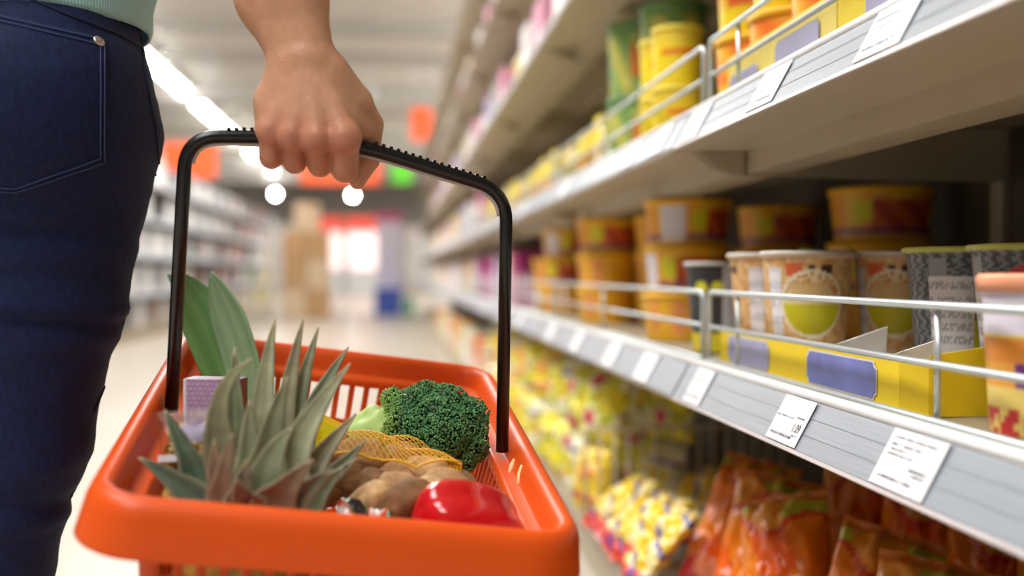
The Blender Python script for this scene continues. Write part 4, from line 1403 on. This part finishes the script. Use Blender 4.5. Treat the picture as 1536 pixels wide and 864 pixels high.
def far_row(li, z, y0, y1, cols, step, xo=.44, hs=(1,)):
    global far_i
    y = y0
    while y < y1:
        k = cols[far_i % len(cols)]; far_i += 1
        bi = int((y - Y0) / BAY)
        kk = int(((y - Y0) - bi * BAY) / step)
        lab = f'{k} packet, {ORD[min(19, kk)]} along the {shelfname[li]} shelf of the {ORD[bi]} tall bay'
        if far_i % 4 == 3 and li != 4:
            o = put(BO[far_i % 3], (xo + .045, y, z + .001), lab.replace(f'{k} packet', 'pale bottle'))
        else:
            o = place(PK[k], (xo, y, z + .001), lab)
        y += step * (1 + .15 * (far_i % 3))
far_row(0, LV[0], 3.65, 5.4, ['magenta', 'cream', 'magenta', 'lilac', 'magenta'], .185)
far_row(0, LV[0], 5.6, 11, ['white', 'peach', 'lilac', 'white', 'cream'], .30)
far_row(1, LV[1], 5.2, 11, ['pink', 'yellow', 'white', 'lilac', 'white'], .30)
far_row(2, LV[2], 2.3, 12, ['lilac', 'white', 'pink', 'white', 'cream', 'pink', 'grey'], .30)
far_row(3, LV[3], 2.8, 13, ['white', 'pink', 'white', 'grey', 'cream'], .34)
far_row(4, LV[4], 4.2, 14, ['white', 'cream', 'white', 'peach', 'grey'], .42)

# ---- bags on the bottom deck
def bag_mesh(name, w, h, t_, paint, seed):
    V, F, U = pillow(w, h, t_, 30, 40, seed, .016)
    C = [lin(paint(u, v, s)) for u, v, s in U]
    o = mesh(name, V, F, FOIL, None, True, C)
    o['category'] = 'bag'
    return o
def orange_bag(seed):
    def f(u, v, s):
        n = math.sin(u * 7 + seed) + math.sin(v * 9 + u * 4 + seed * 2)
        if v > .93: return (214, 120, 30)
        if v > .80 + .07 * math.sin(u * 7 + seed): return (186, 186, 44) if n > -.1 else (232, 150, 40)
        if v > .76 + .07 * math.sin(u * 7 + seed): return (206, 50, 30)
        if v < .16 + .05 * math.sin(u * 6): return (210, 40, 44) if n > -.5 else (240, 150, 110)
        return (246, 134, 18) if n > -.4 else (234, 96, 12)
    return f
def blue_bag(seed):
    def f(u, v, s):
        if math.sin((u * 3 + v * 5) * 3 + seed) > .86: return (58, 60, 160)
        if v < .2: return (226, 70, 40)
        return (244, 208, 40) if math.sin(u * 11 + v * 7 + seed) > -.7 else (246, 232, 170)
    return f
def lime_bag(seed):
    def f(u, v, s):
        n = math.sin(u * 8 + seed) + math.sin(v * 11 + seed * 1.7)
        return (236, 220, 40) if n > .2 else ((196, 200, 60) if n > -.5 else ((240, 238, 190) if n > -1.2 else (214, 70, 90)))
    return f
def white_bag(seed):
    def f(u, v, s):
        if .3 < v < .66 and abs(u - .5) < .33: return (206, 214, 70) if math.sin(u * 14 + seed) > 0 else (236, 200, 50)
        if .70 < v < .8: return (96, 70, 150)
        return (236, 234, 200)
    return f
def yel_bag(seed):
    def f(u, v, s):
        if .5 < v < .72: return (240, 140, 40) if math.sin(u * 9 + seed) > -.2 else (250, 214, 70)
        if .2 < v < .3: return (206, 50, 70)
        return (246, 216, 50) if math.sin(u * 6 + v * 8) > -.8 else (226, 180, 30)
    return f
BG = {'orange': [bag_mesh('snack_bag', .15, .27, .105, orange_bag(s), s) for s in (1, 4.2, 7.7)], 'blue': [bag_mesh('noodle_bag', .11, .17, .045, blue_bag(s), s) for s in (2, 5)],
      'lime': [bag_mesh('noodle_bag', .135, .158, .058, lime_bag(s), s) for s in (3, 8, 9.5)], 'white': [bag_mesh('noodle_bag', .135, .158, .058, white_bag(s), s) for s in (6, 1.5)], 'yellow': [bag_mesh('noodle_bag', .135, .158, .058, yel_bag(s), s) for s in (2.5, 4)]}
def place_bag(kind, i, loc, rz, tilt, label, roll=0, sc=1):
    pr0 = BG[kind][i % len(BG[kind])]
    o = place(pr0, loc, label)
    o.rotation_euler = (tilt, roll, rz)
    o.scale = (sc, sc, sc)
    return o
DZ = .102
FR = -math.pi / 2      # bag front turned to the aisle
obn = ['nearest the wire divider', 'second from the wire divider', 'third from the wire divider', 'fourth from the wire divider', 'fifth from the wire divider', 'sixth from the wire divider']
for i, (x, y, sc, tilt) in enumerate(((.495, 1.50, .88, -.62), (.49, 1.345, .84, -.48), (.495, 1.20, .84, -.44), (.50, 1.06, .82, -.42), (.505, .93, .80, -.38), (.51, .80, .78, -.38))):
    place_bag('orange', i, (x, y, DZ + .016), -.75 + .12 * math.sin(i * 2), tilt, f'orange snack bag under the noodle cups, {obn[i]}', .26 * math.sin(i * 2.1 + .6), sc)
for i, (x, y) in enumerate(((.70, 1.43), (.70, 1.27), (.70, 1.11), (.70, .95))):
    place_bag('orange', i + 1, (x, y, DZ + .016), -.8, -.12, f'orange snack bag in the shadowed back row, {ORD[i]} from the wire divider', .1 * math.sin(i), .86)
bbn = ['first at the deck edge', 'second at the deck edge', 'third at the deck edge', 'first farther in', 'second farther in', 'fourth at the deck edge', 'fifth at the deck edge']
for i, (x, y, z, rz, tilt) in enumerate(((.375, 1.885, DZ + .025, -1.4, -.95), (.375, 1.765, DZ + .025, -1.5, -1.0), (.38, 1.64, DZ + .03, -1.3, -.9), (.52, 1.885, DZ + .03, -1.3, -.9), (.52, 1.765, DZ + .03, -1.4, -.9), (.36, 1.515, DZ + .03, -1.5, -.75))):
    place_bag('blue', i, (x, y, z), rz, tilt, f'yellow bag with blue stripes before the wire divider, {bbn[i]}', .15 * math.sin(i * 2.3), .9)
layers = ['bottom', 'second', 'third']
for c, y in enumerate((2.06, 2.24, 2.42, 2.60, 2.80, 3.0, 3.22, 3.45, 3.7, 3.95, 4.2)):
    for l in range(2 if c % 3 else 2):
        for xr, x in enumerate((.40, .555) if c < 5 else (.40,)):
            kd = ('yellow', 'white', 'lime', 'lime', 'white', 'lime', 'yellow', 'lime', 'yellow', 'white', 'lime')[(c + l * 2 + xr) % 11]
            place_bag(kd, c + l, (x + .022 * l + .01, y + .01 * math.sin(c * 3 + l), DZ + .012 + l * .150), -1.25 + .3 * math.sin(c * 5 + l * 2), -.15, f'{dict(yellow="yellow and orange", white="white and lime", lime="lime yellow")[kd]} noodle bag, {layers[l]} layer, {ORD[c]} pile past the divider' + (', back row' if xr else ''), .05 * math.sin(c * 2 + l), .90)
fi = 0
for y in np.arange(4.5, 9.5, .42):
    place(PK[('peach', 'orange', 'cream', 'white', 'yellow')[fi % 5]], (.40, float(y), DZ), f'{("peach", "orange", "cream", "white", "yellow")[fi % 5]} packet on the bottom deck, {ORD[fi]} past the noodle bags')
    fi += 1

# wire divider of the bottom deck
def wire_divider(y, label):
    WIREM = pmat('dull_tan_wire', (206, 194, 168), rough=.4, noise=.05)
    t = thing('wire_divider', label, 'wire divider', (.38, y, DZ))
    x0, x1, z0, z1 = .385, .80, DZ + .002, .305
    v, f = tube(fillet([(x0, y, z0), (x0, y, z1), (x1, y, z1), (x1, y, z0)], .008, 4), .0042, 8); mesh('outer_frame', v, f, WIREM, t)
    v, f = tube([(x0, y, z0 + .004), (x1, y, z0 + .004)], .003, 8); mesh('bottom_wire', v, f, WIREM, t)
    for k in range(1, 14):
        x = x0 + (x1 - x0) * k / 14
        v, f = tube([(x, y, z0), (x, y, z1)], .0025, 6); mesh('wire', v, f, WIREM, t)
    return t
wire_divider(1.975, 'wire divider between the orange bags and the yellow noodle bag piles')

# ---- across the aisle: goods on the low shelves
lp = {'white': (228, 226, 224), 'grey': (150, 152, 156), 'dark': (56, 54, 60), 'sand': (196, 170, 130), 'yellow': (214, 190, 60), 'green': (110, 140, 96), 'blue': (130, 140, 170), 'pink': (216, 176, 172), 'brown': (140, 96, 66)}
LPK = {k: box_proto('goods_box', 'box', .22, .16, .24, seal(c) if k in ('white', 'pink', 'blue') else two(c, mixc(c, (235, 235, 232), .35), mixc(c, (240, 240, 240), .5), .3), 6) for k, c in lp.items()}
seq = ['dark', 'yellow', 'white', 'grey', 'dark', 'white', 'green', 'white', 'blue', 'grey', 'dark', 'pink', 'white', 'sand', 'grey', 'white', 'brown', 'dark', 'white']
g = 0
lvn = ['bottom', 'second', 'third', 'fourth', 'top']
for bi in range(NLB):
    for li, z in enumerate((.12, .45, .80, 1.15, 1.50)):
        n = 4
        for q in range(n):
            g += 1
            if hash2(g, 3) < .16: continue
            k = seq[(g * 7 + li * 3) % len(seq)]
            place(LPK[k], (LX - .44, LY0 + BAY * bi + .16 + q * .30, z + .001), f'{k} goods box, {ORD[q]} along the {lvn[li]} level of the {ORD[bi]} low bay', math.pi)

# cardboard pallet stack
CARD = pmat('brown_cardboard', (184, 146, 104), rough=.8, noise=.12, nscale=6)
CARD2 = pmat('pale_cardboard', (206, 182, 150), rough=.8, noise=.1, nscale=6)
names = ['bottom left', 'bottom right', 'second row left', 'second row right', 'third row left', 'third row right', 'topmost']
for i in range(7):
    x = -1.36 + (i % 2) * .32 if i < 6 else -1.2
    z = .0 + (i // 2) * .40
    o = bevel_angle(mesh('cardboard_box', (lambda b: b.V)(MB().box(x - .155, x + .155, 14.0, 14.4, z, z + .395)), [(0, 1, 3, 2), (4, 6, 7, 5), (0, 4, 5, 1), (2, 3, 7, 6), (0, 2, 6, 4), (1, 5, 7, 3)], CARD if i % 3 else CARD2, None, False, None, (x, 14.2, z)), .006)
    tag(o, f'brown cardboard box in the stack down the aisle, {names[i]} one', 'box', 'cardboard boxes stacked down the aisle')
# promotion stand
ps = thing('promotion_stand', 'white promotion stand with a blue bin at the far end of the aisle', 'display stand', (-.05, 14.9, 0))
MB().box(-.27, .13, 14.7, 15.1, .0, .40).build('bin', pmat('blue_bin', (58, 84, 170), rough=.4, noise=.06), ps)['label'] = 'blue bin'
MB().box(-.25, .11, 15.04, 15.1, .40, 1.42).build('back_board', pmat('pale_lilac_board', (226, 222, 240), rough=.5, noise=.04), ps)
MB().box(-.27, .13, 15.0, 15.12, 1.42, 1.52).build('header', pmat('magenta_header', (206, 60, 130), rough=.5, noise=.05), ps)['label'] = 'magenta header strip'
gb = bevel_angle(mesh('green_crate', MB().box(.16, .30, 14.75, 15.05, 0, .26).V, [(0, 1, 3, 2), (4, 6, 7, 5), (0, 4, 5, 1), (2, 3, 7, 6), (0, 2, 6, 4), (1, 5, 7, 3)], pmat('green_crate', (40, 150, 84), rough=.5, noise=.05), None, False, None, (.23, 14.9, 0)), .01)
tag(gb, 'small green crate standing beside the blue bin', 'crate')
# lit cabinets at the far end
GLOW = pmat('lit_cabinet_panel', (250, 226, 224), emit=1.0, noise=.25, nscale=3)
PINK = pmat('pinkish_goods', (240, 190, 190), rough=.6, noise=.2, nscale=4)
for i, (x, w) in enumerate(((-2.0, 1.0), (-.9, 1.0))):
    t = thing('lit_cabinet', ('lit white cabinet under the red header at the far wall, on the pallet side', 'lit white cabinet under the red header at the far wall, on the promotion stand side')[i], 'display cabinet', (x, 30, 0))
    MB().box(x - w / 2, x + w / 2, 30.2, 30.6, 0, 1.9).build('cabinet', WHITEP, t)
    MB().box(x - w / 2 + .06, x + w / 2 - .06, 30.17, 30.2, .7, 1.85).build('lit_panel', GLOW, t)
    for z in (.75, 1.05):
        MB().box(x - w / 2 + .05, x + w / 2 - .05, 30.0, 30.2, z, z + .03).build('shelf', WHITEP, t)
    MB().box(x - w / 2, x + w / 2, 30.1, 30.5, 1.9, 2.3).build('header', pmat('red_header', (232, 84, 66), rough=.5, noise=.04, emit=.3), t)['label'] = 'red header board'
for i in range(9):
    x = -6.5 + i * 1.05
    if -2.8 < x < -.3: continue
    t = thing('wall_cabinet', f'pale cabinet along the far wall, {ORD[i]} from the left end', 'cabinet', (x, 31, 0))
    MB().box(x - .5, x + .5, 31, 31.5, 0, 2.1).build('cabinet', pmat('far_cabinet', (196, 188, 180), rough=.6, noise=.12, nscale=2), t)
    MB().box(x - .44, x + .44, 30.97, 31, .3, 1.9).build('door', pmat('far_cabinet_door', (214, 208, 206), rough=.3, noise=.15, nscale=2), t)
# hanging signs
def sign(x, y, z, w, h, m, label):
    t = thing('hanging_sign', label, 'sign', (x, y, z))
    o = bevel_angle(MB().box(x - w / 2, x + w / 2, y - .02, y + .02, z - h / 2, z + h / 2).build('sign_board', m, t), .008)
    for s in (-1, 1):
        v, f = tube([(x + s * w * .4, y, z + h / 2), (x + s * w * .4, y, 3.99)], .006, 6)
        mesh('hanging_wire', v, f, ZINC, t)
sign(-2.55, 13, 2.05, .66, .44, SIGNO, 'orange hanging sign seen inside the handle near the jeans')
sign(-.70, 13.5, 1.98, 1.05, .34, SIGNO, 'orange hanging sign behind the hand')
sign(.40, 14.2, 2.73, .30, .46, SIGNO, 'small bright orange sign above the tall shelves')
sign(.17, 20, 2.62, .40, .40, SIGNG, 'green hanging sign to the thumb side of the hand')
# lamps
for i in range(13):
    y = 10.5 + i * 1.75
    t = thing('tube_lamp', f'white tube lamp in the ceiling row over the low shelves, {ORD[i]} from the camera', 'lamp', (-3.62 - .012 * i, y, 3.82), group='tube lamps in the ceiling row')
    x = -3.62 - .012 * i
    MB().box(x - .10, x + .10, y - .75, y + .75, 3.86, 3.92).build('housing', WHITEP, t)
    v, f = tube([(x, y - .74, 3.83), (x, y + .74, 3.83)], .07, 12); mesh('tube', v, f, LAMPM, t)
    for s in (-.5, .5):
        v, f = tube([(x, y + s, 3.92), (x, y + s, 4.0)], .008, 6); mesh('hanger', v, f, ZINC, t)
for i, (px, py) in enumerate(((413, 291), (529, 293), (336, 296), (300, 300))):
    c = P(px, py, 29)
    t = thing('spot_lamp', f'round bright spot lamp near the far wall, {("between the handle and the pinky", "just below the thumb", "nearer the jeans", "closest to the jeans")[i]}', 'lamp', c)
    bm = bmesh.new(); bmesh.ops.create_uvsphere(bm, u_segments=16, v_segments=10, radius=.075 if i < 2 else .045)
    mesh('bulb', [c + v.co for v in bm.verts], [tuple(v.index for v in f.verts) for f in bm.faces], BULB, t); bm.free()
    v, f = tube([c + Vector((0, 0, .06)), Vector((c.x, c.y, 3.99))], .012, 6); mesh('stem', v, f, ZINC, t)

# ================================================================== light
w = bpy.data.worlds.new('shop_ambient'); SC.world = w; w.use_nodes = True
w.node_tree.nodes['Background'].inputs[0].default_value = (1.0, .985, .965, 1)
w.node_tree.nodes['Background'].inputs[1].default_value = .15
def area(loc, sx, sy, e, col=(1, .985, .96), rot=(0, 0, 0)):
    l = bpy.data.lights.new('added_area_light', 'AREA'); l.shape = 'RECTANGLE'; l.size = sx; l.size_y = sy; l.energy = e; l.color = col
    o = bpy.data.objects.new('added_area_light', l); o.location = loc; o.rotation_euler = rot; COL.objects.link(o)
for y in (-2.2, 1.0, 4.2, 7.4, 10.4):
    area((-1.5, y, 3.9), 1.4, 2.6, 135)  # main overhead fill, out of frame, placed to reach the shelf fronts
for y in (14, 19, 24, 29):
    area((-6.5, y, 3.9), 1.5, 3, 60); area((4.2, y, 3.9), 1.5, 3, 160)  # added fill for the far part of the shop, without fixtures
for y in (9, 13, 17, 21, 25):
    area((3.0, y, 3.95), 1.2, 3, 240, rot=(0, R(48), 0))  # added light behind the tall bays, tilted to brighten the low shelves
SC.view_settings.view_transform = 'Standard'
SC.view_settings.look = 'None'
SC.view_settings.exposure = .1
SC.cycles.use_denoising = True
SC.cycles.max_bounces = 8
SC.cycles.sample_clamp_indirect = 6

# kinds that were not set out anywhere
for o in list(SC.objects):
    if o.parent is None and (o.get('label') in (None, 'x')) and o.type in ('MESH', 'EMPTY') and not o.get('kind'):
        for c in list(o.children_recursive): bpy.data.objects.remove(c)
        bpy.data.objects.remove(o)
